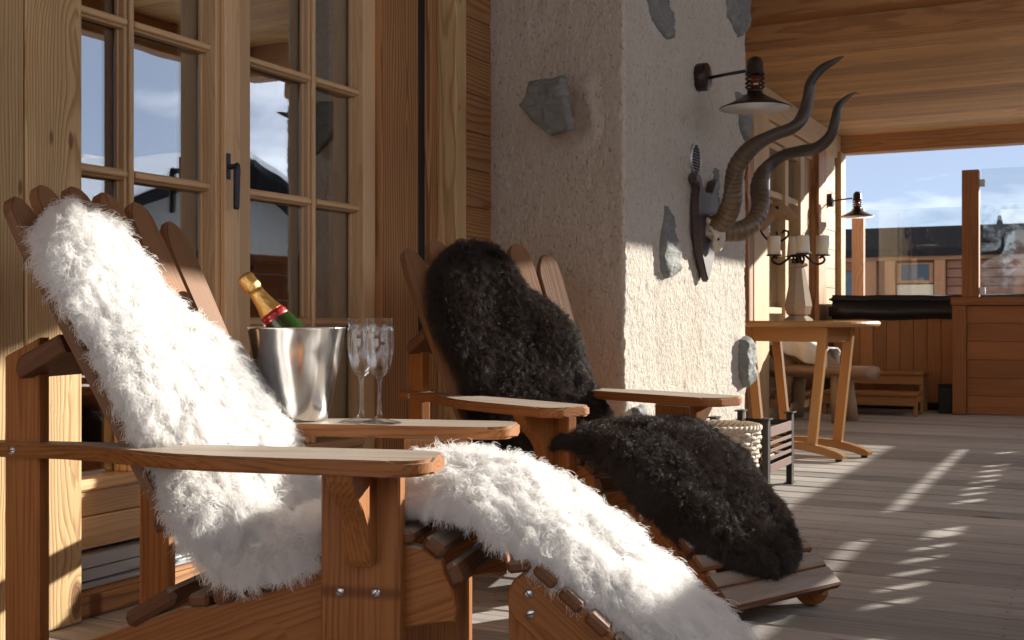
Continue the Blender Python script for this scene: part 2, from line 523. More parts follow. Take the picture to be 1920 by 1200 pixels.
def board(name, x0, x1, y0, y1, z0, z1, mat, parent=None, axis=None, b=0.002):
    """axis-aligned board between two corners, its grain along its longest side or the axis named"""
    d = (x1 - x0, y1 - y0, z1 - z0)
    if axis is None:
        axis = 'xyz'[max(range(3), key=lambda i: d[i])]
    if axis == 'x':
        me = box_me(d[0], d[1], d[2], b, mat)
    elif axis == 'y':
        me = box_me(d[1], d[0], d[2], b, mat)
    else:
        me = box_me(d[2], d[1], d[0], b, mat)
    m = AX[axis].to_4x4()
    m.translation = ((x0 + x1) / 2, (y0 + y1) / 2, (z0 + z1) / 2)
    return link(name, me, mat, parent, m)

def frame_mtx(p, xdir, zdir):
    x = Vector(xdir).normalized()
    z = Vector(zdir)
    z = (z - x * z.dot(x)).normalized()
    y = z.cross(x)
    m = Matrix((x, y, z)).transposed().to_4x4()
    m.translation = p
    return m

def beam(name, a, b_, w, t, up, mat, parent=None, bev=0.002):
    """straight bar from a to b"""
    a = Vector(a); b_ = Vector(b_)
    return link(name, box_me((b_ - a).length, w, t, bev, mat), mat, parent, frame_mtx((a + b_) / 2, b_ - a, up))

def prism_me(pts, thick, bev=0.002, name='profile', seg=1):
    """outline in local XY, thickness along Z, centred"""
    bm = bmesh.new()
    vs = [bm.verts.new((x, y, -thick / 2)) for x, y in pts]
    f = bm.faces.new(vs)
    r = bmesh.ops.extrude_face_region(bm, geom=[f])
    for v in r['geom']:
        if isinstance(v, bmesh.types.BMVert):
            v.co.z += thick
    if bev > 0:
        ed = [e for e in bm.edges if abs(e.verts[0].co.z - e.verts[1].co.z) < 1e-6]
        bmesh.ops.bevel(bm, geom=ed, offset=bev, segments=seg, affect='EDGES')
    return finish(bm, name)

def lathe_me(prof, n=32, name='turned', close=False, smooth=True):
    vs, fs = [], []
    for r, z in prof:
        for i in range(n):
            a = 2 * math.pi * i / n
            vs.append((r * math.cos(a), r * math.sin(a), z))
    m = len(prof)
    for j in range(m - 1 if not close else m):
        k = (j + 1) % m
        for i in range(n):
            i2 = (i + 1) % n
            fs.append((j * n + i, j * n + i2, k * n + i2, k * n + i))
    if not close:
        if prof[0][0] > 1e-5: fs.append(tuple(reversed(range(n))))
        if prof[-1][0] > 1e-5: fs.append(tuple((m - 1) * n + i for i in range(n)))
    me = mesh_from(name, vs, fs, smooth)
    bm = bmesh.new(); bm.from_mesh(me)
    bmesh.ops.remove_doubles(bm, verts=bm.verts, dist=1e-6)
    bmesh.ops.recalc_face_normals(bm, faces=bm.faces)
    bm.to_mesh(me); bm.free()
    if smooth:
        me.polygons.foreach_set('use_smooth', [True] * len(me.polygons))
    return me

def spline(pts, n):
    """Catmull-Rom through points of any dimension"""
    P = np.array(pts, float)
    P = np.vstack([2 * P[0] - P[1], P, 2 * P[-1] - P[-2]])
    out = []
    m = len(pts) - 1
    for k in range(n):
        u = k / (n - 1) * m
        i = min(int(u), m - 1); f = u - i
        p0, p1, p2, p3 = P[i], P[i + 1], P[i + 2], P[i + 3]
        out.append(0.5 * (2 * p1 + (p2 - p0) * f + (2 * p0 - 5 * p1 + 4 * p2 - p3) * f * f + (3 * p1 - p0 - 3 * p2 + p3) * f ** 3))
    return np.array(out)

def tube_me(path, radii, n=10, name='rod', cap=True, smooth=True, attr=None):
    P = np.array(path, float)
    rr = np.full(len(P), radii) if np.isscalar(radii) else np.array(radii, float)
    T = np.gradient(P, axis=0)
    T /= np.linalg.norm(T, axis=1)[:, None] + 1e-12
    up = np.array((0, 0, 1.0)) if abs(T[0][2]) < 0.9 else np.array((1.0, 0, 0))
    u = np.cross(up, T[0]); u /= np.linalg.norm(u)
    vs, fs = [], []
    for k in range(len(P)):
        u = u - T[k] * np.dot(u, T[k]); u /= np.linalg.norm(u)
        w = np.cross(T[k], u)
        for i in range(n):
            a = 2 * math.pi * i / n
            vs.append(P[k] + rr[k] * (u * math.cos(a) + w * math.sin(a)))
    for k in range(len(P) - 1):
        for i in range(n):
            i2 = (i + 1) % n
            fs.append((k * n + i, k * n + i2, (k + 1) * n + i2, (k + 1) * n + i))
    if cap:
        fs.append(tuple(reversed(range(n))))
        fs.append(tuple((len(P) - 1) * n + i for i in range(n)))
    me = mesh_from(name, vs, fs, smooth)
    if attr is not None:
        a = me.attributes.new(attr, 'FLOAT', 'POINT')
        a.data.foreach_set('value', np.repeat(np.linspace(0, 1, len(P)), n).astype(np.float32))
    return me

def merged(name, boxes, mat, parent=None, kind=None):
    """many small boxes joined to ONE mesh: (cx,cy,cz,dx,dy,dz)"""
    vs, fs = [], []
    for cx, cy, cz, dx, dy, dz in boxes:
        o = len(vs)
        for sx in (-1, 1):
            for sy in (-1, 1):
                for sz in (-1, 1):
                    vs.append((cx + sx * dx / 2, cy + sy * dy / 2, cz + sz * dz / 2))
        fs += [tuple(o + i for i in q) for q in ((0, 1, 3, 2), (4, 6, 7, 5), (0, 4, 5, 1), (2, 3, 7, 6), (0, 2, 6, 4), (1, 5, 7, 3))]
    ob = link(name, mesh_from(name, vs, fs), mat, parent)
    if kind: ob['kind'] = kind
    return ob

def copy_tree(o, parent=None):
    c = o.copy()
    COL.objects.link(c)
    if parent is not None:
        c.parent = parent
    for ch in list(o.children):
        copy_tree(ch, c)
    return c

# ================================================================== SETTING
# ground far below the balcony, snow, to the horizon
gr = link('ground', mesh_from('ground', [(-6000, -6000, -3.2), (6000, -6000, -3.2), (6000, 6000, -3.2), (-6000, 6000, -3.2)], [(0, 1, 2, 3)]), M['snow'])
tag(gr, 'snow covered ground below the balcony', kind='structure')

def mat_mountain():
    t = NT('alpine_slope')
    g = t.n('ShaderNodeNewGeometry')
    P = g.outputs['Position']
    sp = t.n('ShaderNodeSeparateXYZ'); t.l(P, sp.inputs[0])
    n = t.noise(P, 0.012, 6, 0.65)
    n2 = t.noise(P, 0.08, 5, 0.7)
    hgt = t.math('MULTIPLY_ADD', n, 140.0, sp.outputs[2])
    snow = t.sstep(hgt, 95, 150)
    forest = t.mix(n2, (0.012, 0.017, 0.016), (0.05, 0.055, 0.05))
    rock = t.mix(t.sstep(n2, 0.44, 0.58), (0.62, 0.66, 0.72), (0.10, 0.105, 0.115))
    t.bsdf(Base_Color=t.mix(snow, forest, rock), Roughness=0.95, Specular_IOR_Level=0.05)
    return t.m

def ridge():
    keys = [(-180, 19), (-150, 17), (-90, 9), (-40, 4.6), (-14, 4.1), (-3, 4.3), (8, 4.6), (20, 6.0), (30, 5.6), (38, 6.5), (43, 7.7), (48, 6.9), (60, 6.0), (90, 8), (135, 16), (180, 19)]  # unseen heights behind the camera raised so their sunlit snow fills the shade
    ka = [k[0] for k in keys]; ke = [k[1] for k in keys]
    nA, nR = 420, 9
    vs, fs = [], []
    for i in range(nA):
        az = -180 + 360 * i / nA
        el = np.interp(az, ka, ke)
        a = R(az)
        for j in range(nR):
            f = j / (nR - 1)
            r = 1100 + 1300 * f
            prof = math.sin(min(1, f / 0.62) * math.pi / 2) if f < 0.62 else math.cos((f - 0.62) / 0.38 * math.pi / 2)
            peak = math.tan(R(el)) * (1100 + 1300 * 0.62)
            nzv = mnoise.fractal(Vector((math.cos(a) * 7, math.sin(a) * 7, f * 2.5)), 1.0, 2.0, 5) * 0.13
            nz2 = mnoise.noise(Vector((math.cos(a) * 90, math.sin(a) * 90, f))) * 0.018
            vs.append((r * math.sin(a), r * math.cos(a), -12 + peak * max(0, prof) * (1 + nzv + nz2)))
    for i in range(nA):
        for j in range(nR - 1):
            i2 = (i + 1) % nA
            fs.append((i * nR + j, i2 * nR + j, i2 * nR + j + 1, i * nR + j + 1))
    o = link('mountains', mesh_from('mountains', vs, fs, True), mat_mountain())
    tag(o, 'snowy mountain ridge with dark forest around the valley', kind='structure')
ridge()

# deck -------------------------------------------------------------
deck = empty('deck', (0, 0, 0), label='weathered grey timber deck of the balcony', kind='structure')
PITCH = 0.1613
XD0, XD1 = -2.16, 1.12
y = -3.0
i = 0
while y < 11.9:
    L = XD1 - XD0
    me = box_me(L, PITCH - 0.013, 0.034, 0.005, M['deck'])
    o = link('deck_board', me, M['deck'], deck)
    o.location = ((XD0 + XD1) / 2, y + PITCH / 2, -0.017 + random.uniform(-0.0012, 0.0012))
    o.rotation_euler = (random.uniform(-0.004, 0.004), 0, 0)
    y += PITCH
    i += 1
vs, fs = [], []
y = -3.0
while y < 11.9:
    for xj in np.arange(-1.95, 1.1, 0.58):
        for dy in (0.035, 0.125):
            cx, cy = xj + random.uniform(-0.006, 0.006), y + dy + random.uniform(-0.003, 0.003)
            o_ = len(vs)
            vs += [(cx + 0.0042 * math.cos(q * math.pi / 4), cy + 0.0042 * math.sin(q * math.pi / 4), 0.0016) for q in range(8)]
            fs.append(tuple(range(o_, o_ + 8)))
    y += PITCH
o = link('deck_screws', mesh_from('deck_screws', vs, fs), M['rust_iron'], deck)
o['kind'] = 'stuff'
board('deck_joist_floor', XD0, XD1, -3.0, 11.95, -0.16, -0.06, M['under'], deck, b=0)

# roof -------------------------------------------------------------
roof = empty('roof', (0, 0, 2.3), label='timber porch roof with boarded soffit and beams', kind='structure')
def rboard(name, *a, **k):
    a = list(a); a[4] -= 2.3; a[5] -= 2.3
    return board(name, *a, parent=roof, **k)
cp = 0.128
y = 6.80
while y < 10.40:
    rboard('ceiling_board', -2.2, 0.81, y, y + cp - 0.003, 2.28, 2.305 + random.uniform(0, 0.002), M['ceil'], axis='x', b=0.003)
    y += cp
y = -3.0
while y < 6.58:
    rboard('ceiling_board', -2.2, 1.12, y, y + cp - 0.003, 2.62, 2.645 + random.uniform(0, 0.002), M['ceil'], axis='x', b=0.003)
    y += cp
rboard('roof_deck', -2.3, 0.83, 6.767, 10.60, 2.312, 2.40, M['beam'], axis='x', b=0)
rboard('roof_deck', -2.3, 1.12, -3.0, 6.60, 2.652, 2.74, M['beam'], axis='x', b=0)
rboard('beam', -2.2, 1.139, 6.603, 6.79, 2.402, 2.66, M['beam'], axis='x', b=0.004)
rboard('fascia', -2.2, 0.83, 6.768, 6.80, 2.262, 2.403, M['beam'], axis='x', b=0.003)
rboard('beam', -2.2, 0.84, 10.40, 10.56, 2.13, 2.31, M['beam'], axis='x', b=0.004)
rboard('edge_beam', 1.02, 1.14, -3.0, 6.589, 2.41, 2.617, M['beam'], axis='y', b=0.004)
rboard('edge_beam', 0.79, 0.87, 6.803, 10.398, 2.285, 2.42, M['beam'], axis='y', b=0.004)
rboard('wall_plate', -2.21, -2.075, 6.803, 10.397, 2.07, 2.277, M['farpost'], axis='y', b=0.004)
rboard('beam', -2.2, 1.0, 3.2, 3.36, 2.40, 2.618, M['beam'], axis='x', b=0.004)
rboard('beam', -2.2, 1.0, 0.2, 0.36, 2.40, 2.618, M['beam'], axis='x', b=0.004)

# house walls behind the facade (the dark room) -------------------
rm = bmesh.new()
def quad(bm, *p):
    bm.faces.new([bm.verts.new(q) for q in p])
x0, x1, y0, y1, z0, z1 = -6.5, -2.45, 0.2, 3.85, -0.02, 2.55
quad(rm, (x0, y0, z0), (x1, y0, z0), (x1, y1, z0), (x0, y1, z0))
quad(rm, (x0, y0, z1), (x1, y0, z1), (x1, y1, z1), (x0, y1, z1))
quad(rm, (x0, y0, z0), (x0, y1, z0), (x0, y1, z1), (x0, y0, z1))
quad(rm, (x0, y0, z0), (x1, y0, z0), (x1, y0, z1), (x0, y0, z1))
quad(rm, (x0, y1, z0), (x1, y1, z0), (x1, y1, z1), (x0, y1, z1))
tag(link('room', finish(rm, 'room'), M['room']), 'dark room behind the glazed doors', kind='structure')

# facade: wall thing with its boards -------------------------------
wall = empty('house_wall', (-2.3, 1.0, 0), label='timber house wall of upright posts and boards around the glazed doors', cat='wall')
def wb(name, x0, x1, y0, y1, z0, z1, mat, axis=None, b=0.003):
    return board(name, x0 + 2.3, x1 + 2.3, y0 - 1.0, y1 - 1.0, z0, z1, mat, wall, axis, b)
wb('post_board', -2.30, -2.083, 1.793, 1.95, 0.002, 2.6, M['post'], b=0.004)
wb('post_board', -2.30, -2.085, 1.55, 1.791, 0.002, 2.6, M['post'], b=0.004)
y = -3.0
z = 0.002
for k in range(15):
    wb('plank', -2.30, -2.10, -3.0, 1.548, z, z + 0.168, M['plank'], axis='y')
    z += 0.1705
wb('backing', -2.46, -2.302, -3.0, 1.83, 0.002, 2.6, M['under'], b=0)
wb('jamb_board', -2.26, -2.12, 3.246, 3.472, 0.002, 2.6, M['jamb'], b=0.002)
wb('gap_shade_strip', -2.30, -2.119, 3.473, 3.511, 0.002, 2.6, M['flat_black'], b=0)  # flush black strip: shade of the open gap put into its colour
wb('jamb_board', -2.24, -2.103, 3.512, 3.532, 0.002, 2.6, M['jamb'], b=0.002)
wb('jamb_board', -2.24, -2.112, 3.534, 3.585, 0.002, 2.6, M['jamb'], b=0.002)
wb('post_board', -2.26, -2.03, 3.50, 3.625, 0.002, 2.6, M['post'], b=0.006) if False else None
wb('post_board', -2.24, -2.035, 3.587, 3.660, 0.002, 2.6, M['post'], b=0.005)
z = 0.002
for k in range(19):
    wb('plank', -2.24, -2.068 + random.uniform(-0.002, 0.002), 3.662, 3.95, z, z + 0.1355, M['plank'], axis='y')
    z += 0.1375
wb('backing', -2.46, -2.262, 3.34, 7.5, 0.002, 2.6, M['under'], b=0)
wb('head_board', -2.26, -2.10, 1.95, 3.21, 2.30, 2.6, M['post'], axis='y')
wb('sill_board', -2.30, -2.10, 1.951, 3.211, 0.002, 0.052, M['plank'], axis='y')

# glazed double door ----------------------------------------------
door = empty('french_door', (-2.19, 2.6, 0.05), label='pale larch double glazed door with square panes and black lever handle', cat='door')
def db(name, x0, x1, y0, y1, z0, z1, mat, axis=None, b=0.002, par=None):
    return board(name, x0 + 2.19, x1 + 2.19, y0 - 2.6, y1 - 2.6, z0 - 0.05, z1 - 0.05, mat, par or door, axis, b)
def leaf(m0, m1, s0, s1):
    mc = (m0 + m1) / 2
    db('stile', -2.285, -2.145, s0[0], s0[1], 0.15, 2.28, M['door'], b=0.003)
    db('stile', -2.285, -2.145, s1[0], s1[1], 0.15, 2.28, M['door'], b=0.003)
    db('bottom_rail', -2.285, -2.146, s0[1], s1[0], 0.15, 0.225, M['door'], axis='y', b=0.002)
    db('bottom_rail', -2.285, -2.150, s0[1], s1[0], 0.227, 0.285, M['door'], axis='y', b=0.002)
    db('bottom_rail', -2.285, -2.140, s0[1], s1[0], 0.287, 0.314, M['door'], axis='y', b=0.006)
    db('top_rail', -2.285, -2.146, s0[1], s1[0], 2.20, 2.28, M['door'], axis='y')
    def bar(y0, y1, z0, z1, ax):                       # stepped glazing bar: broad back, slim nose
        mu = db('muntin', -2.204, -2.172, y0, y1, z0, z1, M['door'], axis=ax, b=0.004)
        if ax == 'z':
            c_ = (y0 + y1) / 2
            db('muntin_nose', -2.1715, -2.160, c_ - 0.0075, c_ + 0.0075, z0, z1, M['door'], axis=ax, b=0.003)
        else:
            c_ = (z0 + z1) / 2
            db('muntin_nose', -2.1715, -2.1605, y0, y1, c_ - 0.0075, c_ + 0.0075, M['door'], axis=ax, b=0.003)
    zs = [0.314, 0.684, 1.050, 1.425, 1.795, 2.20]
    bar(mc - 0.0130, mc + 0.0130, 0.314, 2.20, 'z')
    for zz in zs[1:-1]:
        for ya, yb in ((s0[1], mc - 0.0132), (mc + 0.0132, s1[0])):
            bar(ya, yb, zz - 0.0130, zz + 0.0130, 'y')
    for za, zb in zip(zs[:-1], zs[1:]):
        lo = za + (0.0132 if za > 0.4 else 0); hi = zb - (0.0132 if zb < 2.1 else 0)
        for ya, yb in ((s0[1], mc - 0.0132), (mc + 0.0132, s1[0])):
            db('pane', -2.209, -2.205, ya, yb, lo, hi, M['pane'], axis='y', b=0)
            for q in ((ya, ya + 0.006, lo, hi), (yb - 0.006, yb, lo, hi)):
                db('bead', -2.2045, -2.190, q[0], q[1], q[2], q[3], M['door'], axis='z', b=0.003)
leaf(2.166, 2.196, (1.800, 1.866), (2.470, 2.530))
leaf(2.916, 2.948, (2.532, 2.614), (3.175, 3.245))
db('astragal', -2.1445, -2.124, 2.484, 2.5205, 0.15, 2.28, M['door'], axis='z', b=0.004)
db('astragal', -2.1445, -2.132, 2.5215, 2.556, 0.15, 2.28, M['door'], axis='z', b=0.003)
thr = db('threshold', -2.24, -2.118, 1.952, 3.21, 0.112, 0.142, M['steel'], axis='y', b=0.002)
db('threshold', -2.24, -2.130, 1.952, 3.21, 0.078, 0.110, M['steel'], axis='y', b=0.003)
db('threshold', -2.24, -2.112, 1.952, 3.21, 0.066, 0.077, M['steel'], axis='y', b=0.001)
db('threshold', -2.24, -2.105, 1.952, 3.21, 0.053, 0.065, M['plank'], axis='y', b=0.001)
# lever handle
hp = db('handle_plate', -2.1238, -2.119, 2.486, 2.500, 1.070, 1.140, M['handle'], axis='z', b=0.001)
he = db('handle', -2.1188, -2.086, 2.486, 2.500, 1.096, 1.110, M['handle'], axis='x', b=0.004)
hl = prism_me([(-0.062, -0.010), (-0.055, -0.012), (0.045, -0.011), (0.062, -0.006), (0.065, 0.002), (0.060, 0.007), (0.045, 0.007), (-0.055, 0.006), (-0.062, 0.003)], 0.012, 0.003)
lv = link('handle', hl, M['handle'], door, Matrix.Translation((0.098, -0.107, 0.999)) @ AX['z'].to_4x4())

# curtains inside
def curtain(y0, y1, x, label, seed):
    rnd = random.Random(seed)
    n = 90
    ph = [rnd.uniform(0, 6) for _ in range(4)]
    vs, fs = [], []
    for i in range(n + 1):
        f = i / n
        yy = y0 + (y1 - y0) * f
        xx = 0.035 * math.sin(f * 46 + ph[0]) + 0.02 * math.sin(f * 23 + ph[1]) + 0.012 * math.sin(f * 91 + ph[2])
        for zz in (0.06, 1.2, 2.45):
            vs.append((xx * (0.8 + 0.3 * (2.45 - zz) / 2.4), yy - y0, zz))
    for i in range(n):
        for j in range(2):
            fs.append((i * 3 + j, (i + 1) * 3 + j, (i + 1) * 3 + j + 1, i * 3 + j + 1))
    o = link('curtain', mesh_from('curtain', vs, fs, True), M['curtain'])
    sm = o.modifiers.new('thickness', 'SOLIDIFY'); sm.thickness = 0.003
    o.location = (x, y0, 0)
    tag(o, label, 'curtain')
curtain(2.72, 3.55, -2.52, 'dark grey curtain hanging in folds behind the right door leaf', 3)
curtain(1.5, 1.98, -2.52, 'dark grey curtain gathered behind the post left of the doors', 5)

# plastered pillar ------------------------------------------------
PX0, PX1, PY0, PY1 = -2.24, -1.487, 3.905, 5.30
# (the shaded face is a touch nearer on the left; keep it square)
PYF = 3.79
pil = empty('plastered_pillar', (-1.487, 3.79, 0), label='square roughcast pillar with grey field stones set into its plaster', cat='pillar')
STONES = [
    ([(-1.768, 1.520), (-1.634, 1.521), (-1.621, 1.436), (-1.604, 1.340), (-1.686, 1.323), (-1.752, 1.376), (-1.806, 1.438), (-1.778, 1.468)], 0.015, 'y', 1, 'broad grey stone on the shaded face of the pillar'),
    ([(3.955, 1.98), (4.13, 1.98), (4.17, 1.87), (4.255, 1.82), (4.24, 1.75), (4.17, 1.735), (4.03, 1.775), (3.965, 1.86)], 0.035, 'x', 2),
    ([(4.945, 2.2), (5.31, 2.2), (5.31, 2.06), (5.19, 1.965), (5.13, 1.945), (5.02, 1.985), (4.955, 2.0)], 0.035, 'x', 3),
    ([(5.09, 1.70), (5.32, 1.71), (5.325, 1.56), (5.25, 1.50), (5.16, 1.545)], 0.035, 'x', 4),
    ([(4.175, 1.115), (4.215, 1.07), (4.25, 1.03), (4.275, 0.96), (4.315, 0.93), (4.32, 0.875), (4.255, 0.855), (4.18, 0.845), (4.13, 0.875), (4.115, 0.96), (4.135, 1.04), (4.15, 1.06)], 0.032, 'x', 5, 'silvery pointed stone catching the sun'),
    ([(4.775, 1.33), (4.855, 1.33), (4.86, 1.13), (4.80, 1.13), (4.77, 1.18)], 0.010, 'x', 6),
    ([(5.16, 0.605), (5.24, 0.62), (5.31, 0.57), (5.325, 0.47), (5.30, 0.40), (5.22, 0.385), (5.15, 0.43), (5.145, 0.52)], 0.055, 'x', 7, 'grey stone jutting from the far corner of the pillar'),
    ([(3.83, 0.385), (3.92, 0.395), (3.95, 0.31), (3.90, 0.20), (3.82, 0.21)], 0.03, 'x', 8)]
def edge_dist(px, pz, poly):
    """distance of points to a closed outline"""
    best = np.full(px.shape, 9.0)
    for i in range(len(poly)):
        (ax, az), (bx, bz) = poly[i], poly[(i + 1) % len(poly)]
        dx, dz = bx - ax, bz - az
        t_ = np.clip(((px - ax) * dx + (pz - az) * dz) / (dx * dx + dz * dz), 0, 1)
        best = np.minimum(best, np.hypot(px - ax - t_ * dx, pz - az - t_ * dz))
    return best
def pillar_mesh():
    """open box with rounded, uneven arrises, dense enough to carry a wavy roughcast surface"""
    st = 0.011
    prof = []
    xa, ya, yb = -2.24, PYF, 5.30
    r = 0.012
    for xx in np.arange(xa, PX1 - r, st): prof.append((xx, ya + (PX1 - r - xx) * 0.20, 0, -1))   # this face is not quite square to the wall
    for k in range(5):
        a = -math.pi / 2 + (k + 0.5) / 5 * math.pi / 2
        prof.append((PX1 - r + r * math.cos(a), ya + r + r * math.sin(a), math.cos(a), math.sin(a)))
    for yy in np.arange(ya + r, yb - r, st): prof.append((PX1, yy, 1, 0))
    for k in range(5):
        a = (k + 0.5) / 5 * math.pi / 2
        prof.append((PX1 - r + r * math.cos(a), yb - r + r * math.sin(a), math.cos(a), math.sin(a)))
    for xx in np.arange(PX1 - r, xa, -0.05): prof.append((xx, yb, 0, 1))
    zs = np.arange(0.0, 2.62, st)
    n = len(prof)
    vs, fs = [], []
    for z in zs:
        for (x, y, nx, ny) in prof:
            v = Vector((x * 16, y * 16, z * 16))
            d = 0.0035 * mnoise.noise(v) + 0.0045 * mnoise.noise(v * 3.9) + 0.0035 * mnoise.noise(v * 8.5) + 0.006 * mnoise.noise(v * 0.2)
            vs.append((x + nx * d + 1.487, y + ny * d - PYF, z))
    V = np.array(vs)
    nrm = np.tile(np.array([(p[2], p[3]) for p in prof]), (len(zs), 1))
    for args in STONES:                                  # mortar drawn up round each bedded stone
        face_x = args[2] == 'x'
        a_ = V[:, 1] + PYF if face_x else V[:, 0] - 1.487
        on = (nrm[:, 0] > 0.5) if face_x else (nrm[:, 1] < -0.5)
        dd = edge_dist(a_, V[:, 2], args[0])
        up = np.where(on, np.exp(-(dd / 0.022) ** 2) * 0.011, 0.0)
        V[:, 0] += nrm[:, 0] * up; V[:, 1] += nrm[:, 1] * up
    vs = [tuple(v) for v in V]
    for j in range(len(zs) - 1):
        for i in range(n - 1):
            fs.append((j * n + i, j * n + i + 1, (j + 1) * n + i + 1, (j + 1) * n + i))
    return mesh_from('plaster', vs, fs, True)
link('plaster', pillar_mesh(), M['stucco'], pil)

def stone_me(pts, depth, seed, sub=3):
    """rough slate: outline (a, z) in the wall plane, bulging out of the plaster by DEPTH (local X)"""
    P = np.array(pts, float)
    c = P.mean(axis=0)
    bm = bmesh.new()
    rings = [(1.0, -0.02), (1.0, depth * 0.40), (0.95, depth * 0.78), (0.82, depth * 0.95), (0.66, depth), (0.5, depth), (0.34, depth * 1.03), (0.17, depth * 1.05)]
    # densify outline
    dens = []
    for i in range(len(P)):
        a, b = P[i], P[(i + 1) % len(P)]
        k = max(2, int(np.linalg.norm(b - a) / 0.012))
        for q in range(k):
            dens.append(a + (b - a) * q / k)
    D = np.array(dens)
    allr = []
    for f, h in rings:
        ring = []
        for p in D:
            q = c + (p - c) * f
            v = Vector((q[0] * 20 + seed, q[1] * 34, h * 10))
            nn = mnoise.noise(v)
            n2 = mnoise.noise(v * 3.0)
            ring.append(bm.verts.new((h + ((0.012 * nn + 0.007 * n2 + 0.007 * abs(mnoise.noise(Vector((q[0] * 50, q[1] * 9, seed))))) if h > 0 else 0), q[0] + 0.006 * n2, q[1] + 0.005 * nn)))
        allr.append(ring)
    m = len(D)
    for a, b in zip(allr[:-1], allr[1:]):
        for i in range(m):
            bm.faces.new((a[i], a[(i + 1) % m], b[(i + 1) % m], b[i]))
    cv = bm.verts.new((depth * 1.05, c[0], c[1]))
    for i in range(m):
        bm.faces.new((allr[-1][i], allr[-1][(i + 1) % m], cv))
    return finish(bm, 'wall_stone', True)

def stone(pts, depth, face, seed, label=None):
    me = stone_me(pts, depth, seed)
    if face == 'x':       # on the sunlit face: a = world Y
        m = Matrix.Translation((0, -PYF, 0))
    else:                 # on the shaded face: a = world X, local X -> -Y
        m = Matrix(((0, 1, 0, 1.487), (-1, -0.20, 0, 0.20 * (PX1 - 0.012)), (0, 0, 1, 0), (0, 0, 0, 1)))
    o = link('wall_stone', me, M['stone'], pil, m)
    if label: o['label'] = label
    return o
for args in STONES:
    stone(*args)

# round vent in the pillar
vb = lathe_me([(0.0, 0.004), (0.076, 0.004), (0.076, 0.012), (0.083, 0.012), (0.086, 0.006), (0.086, -0.01), (0.0, -0.01)], 40, 'vent')
VM = Matrix.Translation((0.003, 4.55 - PYF, 1.335)) @ Matrix.Scale(0.76, 4) @ Matrix(((0, 0, 1, 0), (1, 0, 0, 0), (0, 1, 0, 0), (0, 0, 0, 1)))
vent = link('vent', vb, M['steel'], pil, VM)
vd = lathe_me([(0.0, 0.0), (0.0755, 0.0), (0.0755, 0.005), (0.0, 0.005)], 32, 'vent_hollow')
link('vent_hollow', vd, M['flat_black'], vent)
for k in range(9):
    zz = -0.06 + 0.015 * k
    hw = math.sqrt(max(0, 0.075 ** 2 - zz ** 2))
    o = link('slat', box_me(2 * hw, 0.0035, 0.004, 0.0005, M['steel']), M['steel'], vent)
    o.location = (0, zz, 0.011)
    o.rotation_euler = (0.5, 0, 0)

# far part of the facade ------------------------------------------
fw = empty('far_wall', (-2.06, 7.4, 0), label='far timber wall beyond the pillar with posts and sunlit end', cat='wall')
def fb(name, x0, x1, y0, y1, z0, z1, mat, axis=None, b=0.003):
    return board(name, x0 + 2.06, x1 + 2.06, y0 - 7.4, y1 - 7.4, z0, z1, mat, fw, axis, b)
fb('plank', -2.24, -2.10, 5.302, 7.40, 0.002, 2.068, M['jamb'], axis='y')
fb('post', -2.24, -2.058, 7.40, 7.515, 0.002, 2.068, M['jamb'], axis='z')
fb('post', -2.24, -2.052, 7.52, 7.90, 0.002, 2.068, M['farpost'], axis='z')
fb('post', -2.24, -2.050, 9.42, 9.70, 0.002, 2.068, M['jamb'], axis='z')
z = 0.002
for k in range(13):
    fb('plank', -2.24, -2.06 + random.uniform(-0.004, 0.004), 9.702, 10.07, z, z + 0.157, M['farpost'], axis='y')
    z += 0.159
fb('post', -2.24, -2.085, 10.072, 10.258, 0.002, 2.068, M['jamb'], axis='z')
fb('post', -2.24, -2.045, 10.262, 10.45, 0.002, 2.128, M['farpost'], axis='z')
fb('backing', -2.46, -2.245, 7.3, 10.45, 0.002, 2.4, M['under'], b=0)
fdoor = empty('glazed_door', (-2.14, 7.9, 0.1), label='far glazed larch door with panes, seen behind the candlestick', cat='door')
def fd(name, x0, x1, y0, y1, z0, z1, mat, axis=None, b=0.003):
    return board(name, x0 + 2.14, x1 + 2.14, y0 - 7.9, y1 - 7.9, z0 - 0.1, z1 - 0.1, mat, fdoor, axis, b)
fd('stile', -2.20, -2.10, 7.905, 8.02, 0.15, 1.95, M['farpost'], axis='z')
fd('stile', -2.20, -2.10, 8.54, 8.63, 0.15, 1.95, M['farpost'], axis='z')
fd('stile', -2.20, -2.10, 9.02, 9.14, 0.15, 1.95, M['farpost'], axis='z')
fd('panel', -2.20, -2.11, 9.142, 9.41, 0.15, 1.95, M['jamb'], axis='z')
for zz in (0.15, 0.735, 1.15, 1.56, 1.90):
    for ya, yb in ((8.02, 8.54), (8.63, 9.02)):
        fd('muntin', -2.19, -2.12, ya, yb, zz, zz + 0.045, M['farpost'], axis='y')
for ya, yb in ((8.02, 8.54), (8.63, 9.02)):
    for za, zb in ((0.195, 0.735), (0.78, 1.15), (1.195, 1.56), (1.605, 1.90)):
        fd('pane', -2.162, -2.158, ya, yb, za, zb, M['pane'], axis='y', b=0)
fd('head', -2.2, -2.10, 7.905, 9.41, 1.952, 2.066, M['farpost'], axis='y')
fd('step', -2.2, -2.0, 7.905, 9.41, 0.1, 0.148, M['jamb'], axis='y')
bl = fd('blind_box', -2.16, -2.075, 7.91, 9.41, 1.90, 1.95, M['steel'], axis='y') if False else None

